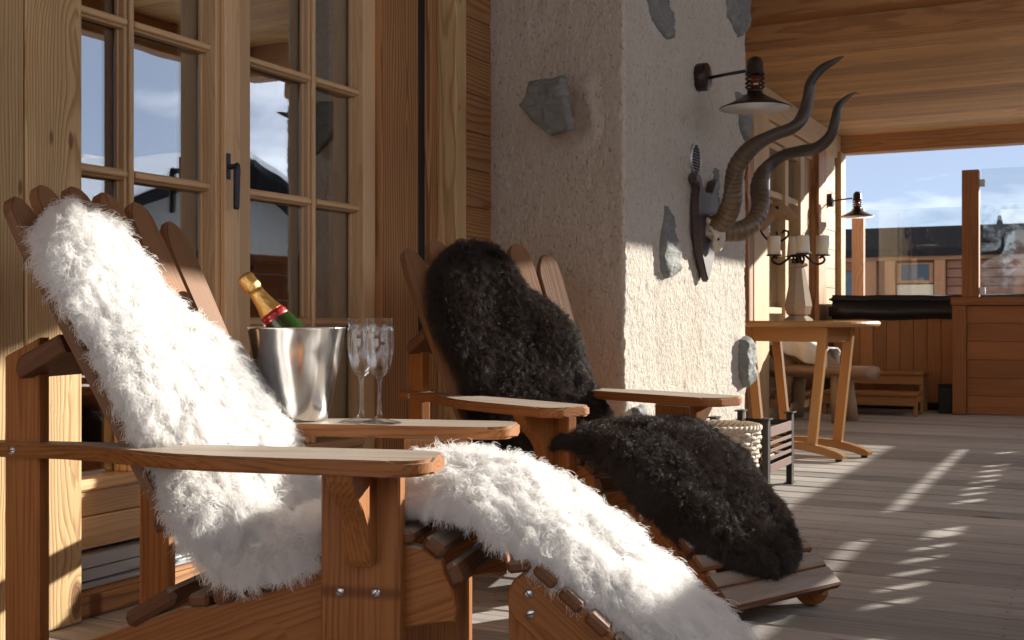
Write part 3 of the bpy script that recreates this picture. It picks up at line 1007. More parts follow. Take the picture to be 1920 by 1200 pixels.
# balustrade along the open side ----------------------------------
rail = empty('balustrade', (1.05, 4.0, 0), label='boarded timber balustrade along the open side of the deck', cat='balustrade')
def rb(name, x0, x1, y0, y1, z0, z1, mat=M['fence'], axis='y', b=0.003):
    return board(name, x0 - 1.05, x1 - 1.05, y0 - 4.0, y1 - 4.0, z0, z1, mat, rail, axis, b)
YA, YB = -3.0, 10.45
for z0, z1 in ((0.03, 0.19), (0.192, 0.355), (0.357, 0.52), (0.522, 0.685), (0.687, 0.832), (0.898, 0.979), (1.032, 1.118)):
    rb('rail_board', 1.04, 1.06, YA, YB, z0, z1)
rb('cap_rail', 0.99, 1.11, YA, YB, 1.12, 1.17, b=0.006)
for yy in (-2.6, 0.0, 2.4, 5.2, 10.35):
    rb('rail_post', 1.062, 1.15, yy, yy + 0.09, 0.0, 1.118, axis='z')
rb('rail_panel', 1.038, 1.062, 6.60, 7.18, 0.834, 1.030)
rb('rail_panel', 1.038, 1.062, 8.62, 8.90, 0.834, 0.896)
for y0_, y1_ in ((YA, 6.598), (7.182, 10.3)):
    rb('rail_board', 1.042, 1.058, y0_, y1_, 1.008, 1.031)
    rb('rail_board', 1.042, 1.058, y0_, y1_, 0.8335, 0.843)
y = 2.0
while y < 10.2:
    if not (6.45 < y < 7.16 or 8.5 < y < 8.88):
        rb('spacer_block', 1.044, 1.056, y, y + 0.128, 0.844, 0.896, b=0.001)
    y += 0.203
rb('rail_board', 1.042, 1.058, YA, 1.9, 0.844, 0.896)

# partition by the hot tub ----------------------------------------
part = empty('partition', (-0.98, 9.1, 0), label='low boarded larch partition in front of the hot tub', cat='partition')
def pb(name, x0, x1, y0, y1, z0, z1, mat=M['fence'], axis=None, b=0.003):
    return board(name, x0 + 0.98, x1 + 0.98, y0 - 9.1, y1 - 9.1, z0, z1, mat, part, axis, b)
pb('post', -1.02, -0.925, 9.10, 9.19, 0.002, 0.795, axis='z')
pb('cap_board', -1.03, 0.98, 9.092, 9.20, 0.797, 0.855, axis='x')
z = 0.012
for k in range(6):
    pb('plank', -0.923, 0.97, 9.125, 9.16, z, z + 0.128, axis='x')
    z += 0.1305
gp = empty('glass_screen', (-0.9, 9.15, 0.857), label='clear glass wind screen with timber post standing on the partition', cat='glass screen')
board('post', -0.055, 0.06, -0.05, 0.05, 0, 0.92, M['fence'], gp, axis='z', b=0.003)
board('pane', 0.072, 1.85, -0.006, 0.006, 0.01, 0.925, M['screen'], gp, axis='x', b=0.001)
for zz in (0.02, 0.8):
    board('clamp', 0.061, 0.10, -0.02, 0.02, zz, zz + 0.05, M['steel'], gp, b=0.003)
gb = empty('glass_screen', (-2.25, 11.85, 0), label='far glass wind screen behind the hot tub with red-brown corner post', cat='glass screen')
board('post', 0.0, 0.11, -0.05, 0.05, 0, 1.78, M['fence'], gb, axis='z', b=0.003)
board('pane', 0.12, 3.2, -0.006, 0.006, 0.05, 1.76, M['screen'], gb, axis='x', b=0.001)
board('rail', 0.12, 3.2, -0.02, 0.02, 0.0, 0.048, M['fence'], gb, axis='x', b=0.002)

# ================================================================== FAR SURROUNDINGS
def chalet(loc, w, d, h, rise, rz, name, label, wallm, roofm, rake=0.5, wins=(), snow=True, chimney=None, ridge_along='x'):
    """gable house: front face looks to local -Y, w along X; ridge along local Y (gable in front) or X"""
    r = empty(name, loc, rz, label, 'house', 'neighbouring houses')
    bm = bmesh.new()
    if ridge_along == 'y':
        pr = [(-w / 2, 0), (w / 2, 0), (w / 2, h), (0, h + rise), (-w / 2, h)]
        f = [bm.verts.new((x, 0, z)) for x, z in pr]; g = [bm.verts.new((x, d, z)) for x, z in pr]
    else:
        pr = [(0, 0), (d, 0), (d, h), (d / 2, h + rise), (0, h)]
        f = [bm.verts.new((-w / 2, y, z)) for y, z in pr]; g = [bm.verts.new((w / 2, y, z)) for y, z in pr]
    bm.faces.new(f); bm.faces.new(list(reversed(g)))
    for i in range(5):
        j = (i + 1) % 5
        bm.faces.new((f[i], g[i], g[j], f[j]))
    link('wall', finish(bm, 'wall'), wallm, r)
    span = w if ridge_along == 'y' else d
    ln = (d if ridge_along == 'y' else w) + 2 * rake
    sl = math.atan2(rise, span / 2)
    L = (span / 2 + rake) / math.cos(sl)
    for sgn in (-1, 1):
        for m, t, off, nm in ((M['roofslate'], 0.16, 0.09, 'roof'), (M['snow'], 0.22, 0.29, 'roof_snow')):
            if nm == 'roof_snow' and not snow: continue
            o = link(nm, box_me(L * (0.97 if nm == 'roof_snow' else 1), ln * (0.97 if nm == 'roof_snow' else 1), t, 0.02, m), m, r)
            cx = sgn * (span / 2 + rake) / 2
            cz = h + rise - abs(cx) * math.tan(sl)
            if ridge_along == 'y':
                mm = Matrix.Translation((cx, d / 2, cz)) @ Matrix.Rotation(sgn * sl, 4, 'Y') @ Matrix.Translation((0, 0, off))
            else:
                mm = Matrix.Translation((0, d / 2 + cx, cz)) @ Matrix.Rotation(math.pi / 2, 4, 'Z') @ Matrix.Rotation(sgn * sl, 4, 'Y') @ Matrix.Translation((0, 0, off))
            o.matrix_local = mm
    for (x, z, ww, hh) in wins:
        o = board('window', x - ww / 2, x + ww / 2, -0.05, 0.03, z, z + hh, M['door'], r, axis='x', b=0.01)
        board('pane', -ww / 2 + 0.08, ww / 2 - 0.08, -0.058, -0.052, -hh / 2 + 0.08, hh / 2 - 0.08, M['darkglass'], o, axis='x', b=0)
    if chimney:
        x, y, z, s, hh = chimney
        o = board('chimney', x - s / 2, x + s / 2, y - s / 2, y + s / 2, z, z + hh, M['roofslate'], r, axis='z', b=0.02)
    return r
# across the street (seen mirrored in the glazing)
chalet((12.5, 19.6, -3.2), 9.5, 10, 5.4, 1.75, R(-90), 'white_house', 'white rendered house with snowy roof mirrored in the door glass', M['white'], None, 0.9, [(-1.2, 3.4, 1.3, 1.3), (1.4, 3.4, 1.3, 1.3), (-2.6, 3.4, 0.8, 1.3), (0, 1.0, 2.0, 1.6)], True, None, 'y')
chalet((19, 15.0, -3.2), 14, 9, 5.2, 2.6, R(-90), 'dark_roofed_house', 'low house with long snowy roof and dark chimney mirrored in the glass', M['white'], None, 0.6, [], True, (2.6, 3.0, 6.6, 1.5, 2.5), 'x')
# beyond the hot tub
tc_ = chalet((-3.2, 24.0, -3.2), 13.0, 7, 5.15, 0.65, 0, 'timber_chalet', 'brown timber chalet with orange posts beyond the glass screen', M['chalet'], None, 0.25, [], False, None, 'x')
board('beam', -6.5, 6.5, -0.16, -0.02, 5.05, 5.18, M['chalet_post'], tc_, axis='x', b=0.01)
for xx in (-0.98, -0.62, 0.30, 2.62, 4.3):
    board('post', xx - 0.1, xx + 0.1, -0.16, -0.02, 3.0, 5.05, M['chalet_post'], tc_, axis='z', b=0.01)
z = 3.2
for k in range(11):
    for xa, xb in ((0.41, 2.51), (2.73, 6.4)):
        board('plank', xa, xb, -0.06, -0.005, z, z + 0.155, M['chalet'], tc_, axis='x', b=0.012)
    z += 0.168
board('window', -0.5, 0.18, -0.09, -0.01, 4.6, 5.0, M['chalet_post'], tc_, axis='x', b=0.01)
board('window_panel', -0.5, 0.18, -0.08, -0.01, 3.7, 4.58, M['stonebase'], tc_, axis='x', b=0.01)
board('pane', -0.42, 0.10, -0.095, -0.092, 4.66, 4.97, M['darkglass'], tc_, axis='x', b=0)
board('window', -1.62, -1.25, -0.09, -0.01, 4.1, 4.85, M['darkglass'], tc_, axis='z', b=0.01)
chalet((-0.1, 42.0, -3.2), 5.2, 6, 6.3, 1.1, R(8), 'snowy_chalet', 'white chalet with snow on its roof far beyond the screen', M['white'], None, 0.4, [(-1.2, 4.2, 0.9, 1.0), (0.9, 4.2, 0.9, 1.0)], True, None, 'x')
chalet((4.6, 48.0, -3.2), 6.0, 6, 6.6, 1.3, R(-6), 'snow_roofed_barn', 'grey barn under a thick snow roof far off at the right edge', M['white'], None, 0.4, [(-1.5, 4.2, 0.9, 1.0)], True, None, 'x')

# ================================================================== LOUNGE CHAIRS
SCREW = lathe_me([(0.0, 0.0035), (0.005, 0.0032), (0.0078, 0.0015), (0.0082, 0.0), (0.0, 0.0)], 18, 'screw')
SLOTM = box_me(0.013, 0.0018, 0.0012, 0, M['slot'])
def screw(parent, f, l, z, ang, side):
    """slotted screw head facing sideways (local -Y when side=-1)"""
    m = Matrix.Translation((f, l, z)) @ Matrix(((1, 0, 0, 0), (0, 0, side, 0), (0, 1 if side < 0 else -1, 0, 0), (0, 0, 0, 1))) 
    m = Matrix.Translation((f, l, z)) @ Matrix.Rotation(R(90) * (1 if side < 0 else -1), 4, 'X') @ Matrix.Rotation(ang, 4, 'Z')
    s = link('screw', SCREW, M['screw'], parent, m)
    q = link('slot', SLOTM, M['slot'], s)
    q.location = (0, 0, 0.0033)

def side_prism(name, pts, thick, lat, mat, parent, bev=0.003, along=None):
    """outline in (forward, z); local X follows ALONG (grain)"""
    a = Vector(along if along else (1, 0)).normalized()
    c = Vector((sum(p[0] for p in pts) / len(pts), sum(p[1] for p in pts) / len(pts)))
    loc = []
    for p in pts:
        d = Vector(p) - c
        loc.append((d.dot(a), -(-a.y * d.x + a.x * d.y)))
    me = prism_me(loc, thick, bev, name)
    x = Vector((a.x, 0, a.y)); y = -Vector((-a.y, 0, a.x)); z = x.cross(y)
    m = Matrix((x, y, z)).transposed().to_4x4()
    m.translation = (c.x, lat, c.y)
    return link(name, me, mat, parent, m)

def arc(cx, cy, r, a0, a1, n):
    return [(cx + r * math.cos(R(a0 + (a1 - a0) * i / n)), cy + r * math.sin(R(a0 + (a1 - a0) * i / n))) for i in range(n + 1)]

BK0 = Vector((-0.40, 0.185)); BKD = Vector((-0.455, 0.890)).normalized(); BKN = Vector((BKD.y, -BKD.x))
SEAT = [(-0.47, 0.205), (-0.42, 0.208), (-0.32, 0.237), (-0.228, 0.281), (-0.14, 0.312), (-0.081, 0.325), (-0.05, 0.322), (-0.02, 0.30), (0.0, 0.26), (0.007, 0.222)]

def make_chair(label, loc, rz):
    c = empty('lounge_chair', loc, rz, label, 'lounge chair', 'slatted wooden lounge chairs with footrests')
    T, TD = M['teak'], M['teak_dark']
    for sd in (-1, 1):
        lo, hi = sorted((sd * 0.235, sd * 0.206))
        board('front_leg', -0.212, -0.078, lo, hi, 0.001, 0.4545, T, c, axis='z', b=0.003)
        # curved bracket under the arm
        prof = [(0, 0.454), (0.112, 0.454), (0.110, 0.445), (0.098, 0.428), (0.080, 0.410), (0.062, 0.392), (0.048, 0.372), (0.039, 0.350), (0.033, 0.328), (0.028, 0.308), (0.022, 0.298), (0, 0.298)]
        pts = [(-(z - 0.377), o) for o, z in prof]
        me = prism_me([(-p[0], p[1] * sd * 1.0) for p in pts], 0.042, 0.002, 'bracket')
        # local X -> up, local Y -> lateral, Z -> -forward
        m = Matrix(((0, 0, -1, -0.138), (0, 1, 0, sd * 0.2355), (1, 0, 0, 0.377), (0, 0, 0, 1)))
        link('arm_bracket', me, T, c, m)
        # arm
        out = [(-0.83, 0.205), (-0.83, 0.243), (-0.822, 0.252), (-0.72, 0.256), (-0.66, 0.262), (-0.60, 0.276), (-0.54, 0.298), (-0.48, 0.322), (-0.42, 0.342), (-0.34, 0.356), (-0.22, 0.362), (-0.06, 0.360)]
        out += arc(-0.045, 0.315, 0.045, 90, 0, 12) + [(0.0, 0.30)] + arc(-0.045, 0.255, 0.045, 0, -90, 12)[1:] + [(-0.10, 0.208), (-0.4, 0.205)]
        out = [(x, y * sd) for x, y in out]
        me = prism_me([(x + 0.4, y - sd * 0.28) for x, y in out], 0.025, 0.005, 'arm', 2)
        link('arm', me, T, c, Matrix.Translation((-0.4, sd * 0.28, 0.4675)))
        # rear leg with slanted top
        side_prism('rear_leg', [(-0.79, 0.001), (-0.79, 0.627), (-0.723, 0.660), (-0.723, 0.001)], 0.032, sd * 0.222, T, c, along=(0, 1))
        # seat side
        st = [(-0.80, 0.001), (-0.80, 0.075), (-0.62, 0.15)] + SEAT + [(0.004, 0.203), (-0.03, 0.200), (-0.20, 0.165), (-0.40, 0.095), (-0.56, 0.02), (-0.60, 0.001)]
        side_prism('seat_side', st, 0.028, sd * 0.190, T, c, along=(1, 0.35))
        screw(c, -0.179, sd * 0.2352, 0.251, 0.5 + sd, sd)
        screw(c, -0.118, sd * 0.2352, 0.252, 1.9 + sd, sd)
        screw(c, -0.765, sd * 0.2525, 0.467, 0.3, sd)
        # footrest side: sloping board with rounded ends, and its upright
        a = Vector((0.130, 0.240)); b_ = Vector((0.352, 0.047)); d = (b_ - a).normalized(); ang = math.degrees(math.atan2(d.y, d.x))
        pts = arc(a.x, a.y, 0.046, ang + 90, ang + 270, 8) + arc(b_.x, b_.y, 0.046, ang - 90, ang + 90, 8)
        side_prism('foot_side', pts, 0.028, sd * 0.166, T, c, along=tuple(d))
        side_prism('foot_upright', [(0.081, 0.001), (0.081, 0.235), (0.11, 0.262), (0.15, 0.22), (0.185, 0.16), (0.178, 0.001)], 0.026, sd * 0.1385, T, c, along=(0, 1))
        screw(c, 0.121, sd * 0.1803, 0.250, 0.9 * sd, sd)
        screw(c, 0.124, sd * 0.1803, 0.218, 0.2, sd)
    # seat slats lie across the seat sides
    sp = spline(SEAT, 200)
    seg = np.concatenate([[0], np.cumsum(np.linalg.norm(np.diff(sp, axis=0), axis=1))])
    s = 0.03
    while s < seg[-1] - 0.02:
        i = int(np.searchsorted(seg, s)); i = min(max(i, 1), 198)
        p = sp[i]; t = sp[i + 1] - sp[i - 1]; t /= np.linalg.norm(t)
        n = np.array((-t[1], t[0]))
        q = p + n * 0.0125
        m = frame_mtx((q[0], 0, q[1]), (0, 1, 0), (n[0], 0, n[1]))
        link('seat_slat', box_me(0.43, 0.038, 0.023, 0.006, TD), TD, c, m)
        s += 0.0475
    a = Vector((-0.530, 0.200)); d = Vector((0.85, 0.5)).normalized(); n = Vector((-d.y, d.x))
    link('seat_slat', box_me(0.43, 0.105, 0.030, 0.009, TD), TD, c, frame_mtx((a.x, 0, a.y), (0, 1, 0), (n.x, 0, n.y)))
    # back slats, fanned, tops rounded
    for k in range(6):
        u = k - 2.5
        top = (0.845, 0.835, 0.80)[int(abs(u))]
        w0, w1 = 0.076, 0.086
        sh = u / 2.5
        outl = [(0.165, -w0 / 2), (top - 0.09, -w1 / 2)]
        na = 9
        for j in range(na + 1):                    # domed end, its outer shoulder lower
            aa = -math.pi / 2 + math.pi * j / na
            yy = math.sin(aa) * w1 / 2
            xx = math.cos(aa)
            drop = 0.035 * max(0, yy * sh / (w1 / 2)) ** 1.5 * abs(sh)
            outl.append((top - 0.055 + 0.055 * xx ** 0.8 - drop, yy))
        outl += [(top - 0.09, w1 / 2), (0.165, w0 / 2)]
        clean = [outl[0]]
        for p in outl[1:]:
            if (Vector(p) - Vector(clean[-1])).length > 0.002: clean.append(p)
        me = prism_me(clean, 0.022, 0.004, 'back_slat', 2)
        xd = Vector((BKD.x, 0.0, BKD.y)) + Vector((0, u * 0.028, 0))
        fo = 0.0008 * u * u                             # the back is very slightly dished
        tl = 0.03 * u
        m = frame_mtx((BK0.x + BKN.x * fo, u * 0.081, BK0.y + BKN.y * fo), xd, (BKN.x, -tl, BKN.y))
        link('back_slat', me, M['teak_back'], c, m)
    for al, wd in ((0.53, 0.10), (0.20, 0.05)):
        p = BK0 + BKD * al - BKN * (0.0125 + wd / 2)
        me = prism_me([(-wd / 2, -0.0165), (-wd / 2 + 0.012, -0.0165 - 0.0), (wd / 2 - 0.001, -0.0165), (wd / 2, 0.0165), (-wd / 2 + 0.022, 0.0165), (-wd / 2 + 0.008, 0.010), (-wd / 2, -0.002)], 0.56 if al > 0.3 else 0.35, 0.004, 'back_rail')
        # local X -> normal, local Y -> along back, local Z -> lateral
        m = Matrix(((BKN.x, BKD.x, 0, p.x), (0, 0, -1, 0), (BKN.y, BKD.y, 0, p.y), (0, 0, 0, 1)))
        link('back_rail', me, TD, c, m)
    # footrest slats
    a = Vector((0.128, 0.286)); b_ = Vector((0.377, 0.070)); d = (b_ - a).normalized(); n = Vector((-d.y, d.x))
    a += n * 0.012; b_ += n * 0.012
    for k in range(6):
        p = a + (b_ - a) * ((k + 0.35) / 6)
        w = 0.043
        link('foot_slat', box_me(0.40, w, 0.020, 0.005, TD), TD, c, frame_mtx((p.x, 0, p.y), (0, 1, 0), (n.x, 0, n.y)))
    p = b_ + d * 0.012
    link('foot_slat', box_me(0.40, 0.056, 0.022, 0.005, TD), TD, c, frame_mtx((p.x, 0, p.y), (0, 1, 0), (n.x, 0, n.y)))
    p = a - d * 0.022 - n * 0.012
    link('foot_slat', box_me(0.40, 0.038, 0.020, 0.005, TD), TD, c, frame_mtx((p.x - 0.004, 0, p.y - 0.004), (0, 1, 0), (n.x * 0.3 - 0.3, 0, n.y)))
    return c

CH1 = ((-0.994, 1.845, 0), R(14.5))
CH2 = ((-1.035, 2.866, 0), R(-24.5))
make_chair('near slatted wooden lounge chair covered by white sheepskins, by the glazed doors', *CH1)
make_chair('far slatted wooden lounge chair covered by dark brown sheepskins, in front of the pillar', *CH2)

# ================================================================== SHEEPSKINS
def sheepskin(label, chair, path, near, far, thick, wool, mats, seed, lumps=0.012, dish=0.0):
    """path: (forward, z) spine; near/far: (u, lateral) outline along it (u 0..1)"""
    rng = np.random.default_rng(seed)
    nU, nT = 150, 90
    sp = spline(path, 400)
    L = np.concatenate([[0], np.cumsum(np.linalg.norm(np.diff(sp, axis=0), axis=1))])
    Lt = L[-1]
    uu = np.linspace(0, 1, nU)
    spx = np.interp(uu * Lt, L, sp[:, 0]); spz = np.interp(uu * Lt, L, sp[:, 1])
    # smooth outline
    nu = np.interp(uu, [p[0] for p in near], [p[1] for p in near]); fu = np.interp(uu, [p[0] for p in far], [p[1] for p in far])
    ker = np.ones(7) / 7
    sm = lambda a: np.convolve(np.pad(a, 3, mode='edge'), ker, 'valid')
    nu, fu = sm(nu), sm(fu)
    wob = lambda s: np.array([mnoise.noise(Vector((q * 9 + s, seed, 0))) for q in uu]) * 0.022
    nu = nu + wob(1.3); fu = fu + wob(7.7)
    # rounded ends
    ends = np.clip(np.minimum(uu, 1 - uu) / 0.085, 0, 1)
    er = np.sqrt(np.clip(1 - (1 - ends) ** 2, 0, 1)) * 0.75 + 0.25
    mid = (nu + fu) / 2
    nu = mid + (nu - mid) * er; fu = mid + (fu - mid) * er
    tt = np.linspace(0, 1, nT)
    U, Tg = np.meshgrid(uu, tt, indexing='ij')
    lat = nu[:, None] + (fu - nu)[:, None] * Tg
    tx = np.gradient(spx); tz = np.gradient(spz)
    ln = np.hypot(tx, tz); nx, nz_ = -tz / ln, tx / ln
    if nz_.mean() < 0:
        nx, nz_ = -nx, -nz_
    prof = np.clip(1 - np.abs(2 * Tg - 1) ** 5, 0, 1) ** 0.5 * np.clip(np.minimum(U, 1 - U) / 0.04, 0, 1)[:, :] ** 0.5
    lump = np.zeros((nU, nT))
    for i in range(nU):
        for j in range(nT):
            q = Vector((uu[i] * Lt * 13 + seed, lat[i, j] * 13, seed * 1.7))
            lump[i, j] = mnoise.noise(q) + 0.9 * (0.5 - 2.0 * abs(mnoise.noise(q * 2.2))) * wool['tuft'] + 0.55 * (0.5 - 2.0 * abs(mnoise.noise(q * 4.6))) * wool['tuft']
    hgt = prof * (thick + lump * lumps)
    sw = np.clip((0.62 - U) / 0.22, 0, 1)
    dsh = dish * (lat / 0.08) ** 2 * sw * sw * (3 - 2 * sw)
    droop = (np.abs(2 * Tg - 1) ** 6) * 0.018
    droop = droop * (1 - sw)
    PX = spx[:, None] + nx[:, None] * (hgt - droop + dsh)
    PZ = spz[:, None] + nz_[:, None] * (hgt - droop + dsh)
    PY = lat
    top = np.stack([PX, PY, PZ], -1)
    bot = np.stack([spx[:, None] + nx[:, None] * (-0.004 - droop + dsh), PY, spz[:, None] + nz_[:, None] * (-0.004 - droop + dsh)], -1)
    floor = 0.004
    top[..., 2] = np.maximum(top[..., 2], floor + 0.004); bot[..., 2] = np.maximum(bot[..., 2], floor)
    vs = np.concatenate([top.reshape(-1, 3), bot.reshape(-1, 3)])
    idx = np.arange(nU * nT).reshape(nU, nT)
    a, b_, c_, d_ = idx[:-1, :-1], idx[1:, :-1], idx[1:, 1:], idx[:-1, 1:]
    fs = np.stack([a, b_, c_, d_], -1).reshape(-1, 4)
    fb_ = np.stack([a, d_, c_, b_], -1).reshape(-1, 4) + nU * nT
    rim = list(idx[0, :]) + list(idx[1:, -1]) + list(idx[-1, -2::-1]) + list(idx[-2:0:-1, 0])
    o_ = nU * nT
    rf = [(rim[i], rim[(i + 1) % len(rim)], rim[(i + 1) % len(rim)] + o_, rim[i] + o_) for i in range(len(rim))]
    faces = [tuple(map(int, f)) for f in fs] + [tuple(map(int, f)) for f in fb_] + [tuple(map(int, f)) for f in rf]
    root = empty('sheepskin', chair[0], chair[1], label, 'sheepskin', 'sheepskins laid over the lounge chairs')
    hm = mesh_from('hide', vs, faces, True)
    link('hide', hm, mats[0], root)
    # normals of the upper surface
    du = np.gradient(top, axis=0); dv = np.gradient(top, axis=1)
    Nn = np.cross(du, dv)
    Nn /= np.linalg.norm(Nn, axis=-1)[..., None] + 1e-9
    ref = np.stack([nx, 0 * nx, nz_], -1)[:, None, :]
    Nn *= np.sign((Nn * ref).sum(-1))[..., None]
    edge = np.clip((np.abs(2 * Tg - 1) - 0.80) / 0.20, 0, 1) * np.sign(2 * Tg - 1)
    Nn = Nn + np.stack([0 * edge, edge * 1.3, -0.25 * np.abs(edge)], -1)
    ue = np.clip((np.abs(2 * U - 1) - 0.93) / 0.07, 0, 1) * np.sign(2 * U - 1)
    tdir = np.stack([tx / ln, 0 * tx, tz / ln], -1)[:, None, :]
    Nn = Nn + tdir * ue[..., None] * 1.0
    Nn /= np.linalg.norm(Nn, axis=-1)[..., None]
    area = np.linalg.norm(np.cross(du, dv), axis=-1)
    def sample(F, u, t):
        x = np.clip(u, 0, 1) * (nU - 1.001); y_ = np.clip(t, 0, 1) * (nT - 1.001)
        i = x.astype(int); j = y_.astype(int); fx = (x - i)[:, None]; fy = (y_ - j)[:, None]
        return F[i, j] * (1 - fx) * (1 - fy) + F[i + 1, j] * fx * (1 - fy) + F[i, j + 1] * (1 - fx) * fy + F[i + 1, j + 1] * fx * fy
    nl, per, length, rad, K = wool['locks'], wool['per'], wool['len'], wool['rad'], wool['pts']
    pr = area.ravel() / area.sum()
    cell = rng.choice(nU * nT, nl, p=pr)
    lu = np.clip((cell // nT + rng.random(nl)) / nU, 0, 1); lt = np.clip((cell % nT + rng.random(nl)) / nT, 0, 1)
    # push extra locks to the rim so that the edge is woolly
    ne = nl // 8
    lt[:ne] = np.where(rng.random(ne) < 0.5, rng.random(ne) * 0.03, 1 - rng.random(ne) * 0.03)
    LN = sample(Nn, lu, lt)
    # slowly changing comb direction
    ph = np.array([[mnoise.noise(Vector((a_ * 6 + seed, b_2 * 5, 3.1))), mnoise.noise(Vector((a_ * 6 + seed, b_2 * 5, 9.4))), mnoise.noise(Vector((a_ * 6, b_2 * 5 + seed, 5.7)))] for a_, b_2 in zip(lu, lt)])
    ld = LN * wool['stand'] + ph * wool['comb'] + rng.normal(0, wool['mess'], (nl, 3)) + np.array((0, 0, -1)) * wool['grav']
    ld /= np.linalg.norm(ld, axis=1)[:, None]
    bad = (ld * LN).sum(1) < 0.12
    ld[bad] += LN[bad] * 0.5
    ld /= np.linalg.norm(ld, axis=1)[:, None]
    ll = length * (0.6 + 0.8 * rng.random(nl)) * (1.0 - wool['rim'] * np.clip((np.abs(2 * lt - 1) - 0.55) / 0.45, 0, 1))
    phs = rng.random(nl) * 6.28
    n = nl * per
    li = np.repeat(np.arange(nl), per)
    sp_ = wool['spread']
    w_here = np.interp(lu[li], uu, np.abs(fu - nu)) + 0.03
    ru = lu[li] + rng.normal(0, sp_ / Lt, n); rt = lt[li] + rng.normal(0, 1, n) * sp_ / w_here
    root_p = sample(top, ru, rt)
    lroot = sample(top, lu, lt)
    tip = lroot[li] + ld[li] * ll[li][:, None] * (0.8 + 0.35 * rng.random(n))[:, None] + rng.normal(0, wool['tip'], (n, 3))
    # two axes square to the lock
    h_ = np.where(np.abs(ld[:, 2:3]) < 0.9, np.array([[0, 0, 1.0]]), np.array([[1.0, 0, 0]]))
    e1 = np.cross(ld, h_); e1 /= np.linalg.norm(e1, axis=1)[:, None]
    e2 = np.cross(ld, e1)
    tau = np.linspace(0, 1, K)
    out = np.empty((n, K, 3), np.float32)
    amp = wool['curl'] * (0.5 + rng.random(nl))
    fq = wool['freq'] * (0.7 + 0.6 * rng.random(nl))
    pj = rng.normal(0, 0.5, n)
    for k, q in enumerate(tau):
        base = root_p + (tip - root_p) * q + np.array((0, 0, -1.0)) * (wool['sag'] * ll[li] * q * q)[:, None]
        base = base + LN[li] * (0.35 * ll[li] * math.sin(q * math.pi) * wool['arch'])[:, None]
        an = phs[li] + pj + fq[li] * q * 6.28
        A = amp[li] * (0.25 + 0.75 * q)
        out[:, k] = base + e1[li] * (A * np.cos(an))[:, None] + e2[li] * (A * np.sin(an))[:, None]
    out[..., 2] = np.maximum(out[..., 2], 0.004)
    cv = bpy.data.hair_curves.new('wool')
    cv.add_curves([K] * n)
    cv.attributes['position'].data.foreach_set('vector', out.reshape(-1))
    ra = cv.attributes.get('radius') or cv.attributes.new('radius', 'FLOAT', 'POINT')
    rv = (rad * (1.0 - 0.55 * tau))[None, :] * (0.7 + 0.6 * rng.random(n))[:, None]
    ra.data.foreach_set('value', rv.astype(np.float32).reshape(-1))
    cv.materials.append(mats[1])
    wo_ = bpy.data.objects.new('wool', cv)
    COL.objects.link(wo_)
    wo_.parent = root
    return root

def bp(s, off):
    p = BK0 + BKD * s + BKN * off
    return (p.x, p.y)
WW = dict(locks=13500, per=16, len=0.035, rad=0.00037, pts=9, stand=0.58, comb=0.85, mess=0.26, grav=0.25, spread=0.0075, tip=0.0046, curl=0.0036, freq=1.05, sag=0.40, arch=0.6, rim=0.45, tuft=1.5)
WB = dict(locks=19000, per=10, len=0.024, rad=0.00040, pts=7, stand=0.75, comb=0.8, mess=0.20, grav=0.22, spread=0.0058, tip=0.0034, curl=0.0012, freq=1.0, sag=0.28, arch=0.4, rim=0.25, tuft=0.9)
seat_path = [bp(0.752, 0.018), bp(0.66, 0.020), bp(0.55, 0.020), bp(0.40, 0.022), bp(0.25, 0.028), bp(0.14, 0.045), (-0.375, 0.285), (-0.30, 0.283), (-0.21, 0.318), (-0.10, 0.362)]
foot_path = [(-0.15, 0.36), (-0.08, 0.378), (0.0, 0.368), (0.07, 0.340), (0.15, 0.290), (0.25, 0.205), (0.36, 0.112), (0.44, 0.052), (0.47, 0.025)]
foot_path2 = [(-0.16, 0.352), (-0.08, 0.375), (0.0, 0.365), (0.07, 0.338), (0.15, 0.290), (0.25, 0.205), (0.32, 0.147), (0.368, 0.108)]
sheepskin('long white sheepskin draped over the back and seat of the near chair', CH1, seat_path,
          [(0, -0.25), (0.06, -0.305), (0.18, -0.315), (0.33, -0.28), (0.48, -0.245), (0.58, -0.235), (0.66, -0.245), (0.74, -0.25), (0.82, -0.225), (0.88, -0.18), (1, -0.16)],
          [(0, -0.10), (0.08, -0.07), (0.16, -0.02), (0.22, 0.06), (0.28, 0.16), (0.33, 0.215), (0.41, 0.20), (0.47, 0.245), (0.56, 0.235), (0.7, 0.235), (1, 0.17)],
          0.046, WW, (M['hide_w'], M['wool_w']), 11, 0.014, 0.0012)
sheepskin('white sheepskin flowing over the footrest of the near chair towards the deck', CH1, foot_path,
          [(0, -0.16), (0.13, -0.165), (0.2, -0.18), (0.4, -0.172), (0.6, -0.15), (0.8, -0.12), (1, -0.05)],
          [(0, 0.17), (0.2, 0.20), (0.4, 0.225), (0.6, 0.235), (0.8, 0.235), (1, 0.20)],
          0.048, WW, (M['hide_w'], M['wool_w']), 12, 0.014)
sheepskin('dark brown sheepskin draped over the back of the far chair', CH2, [bp(0.81, 0.016)] + seat_path[1:],
          [(0, -0.13), (0.07, -0.19), (0.18, -0.25), (0.3, -0.26), (0.45, -0.225), (0.6, -0.225), (0.8, -0.225), (1, -0.19)],
          [(0, 0.05), (0.08, 0.075), (0.14, 0.10), (0.21, 0.20), (0.30, 0.25), (0.42, 0.235), (0.5, 0.265), (0.6, 0.285), (0.75, 0.26), (1, 0.17)],
          0.038, WB, (M['hide_b'], M['wool_b']), 21, 0.012, 0.0012)
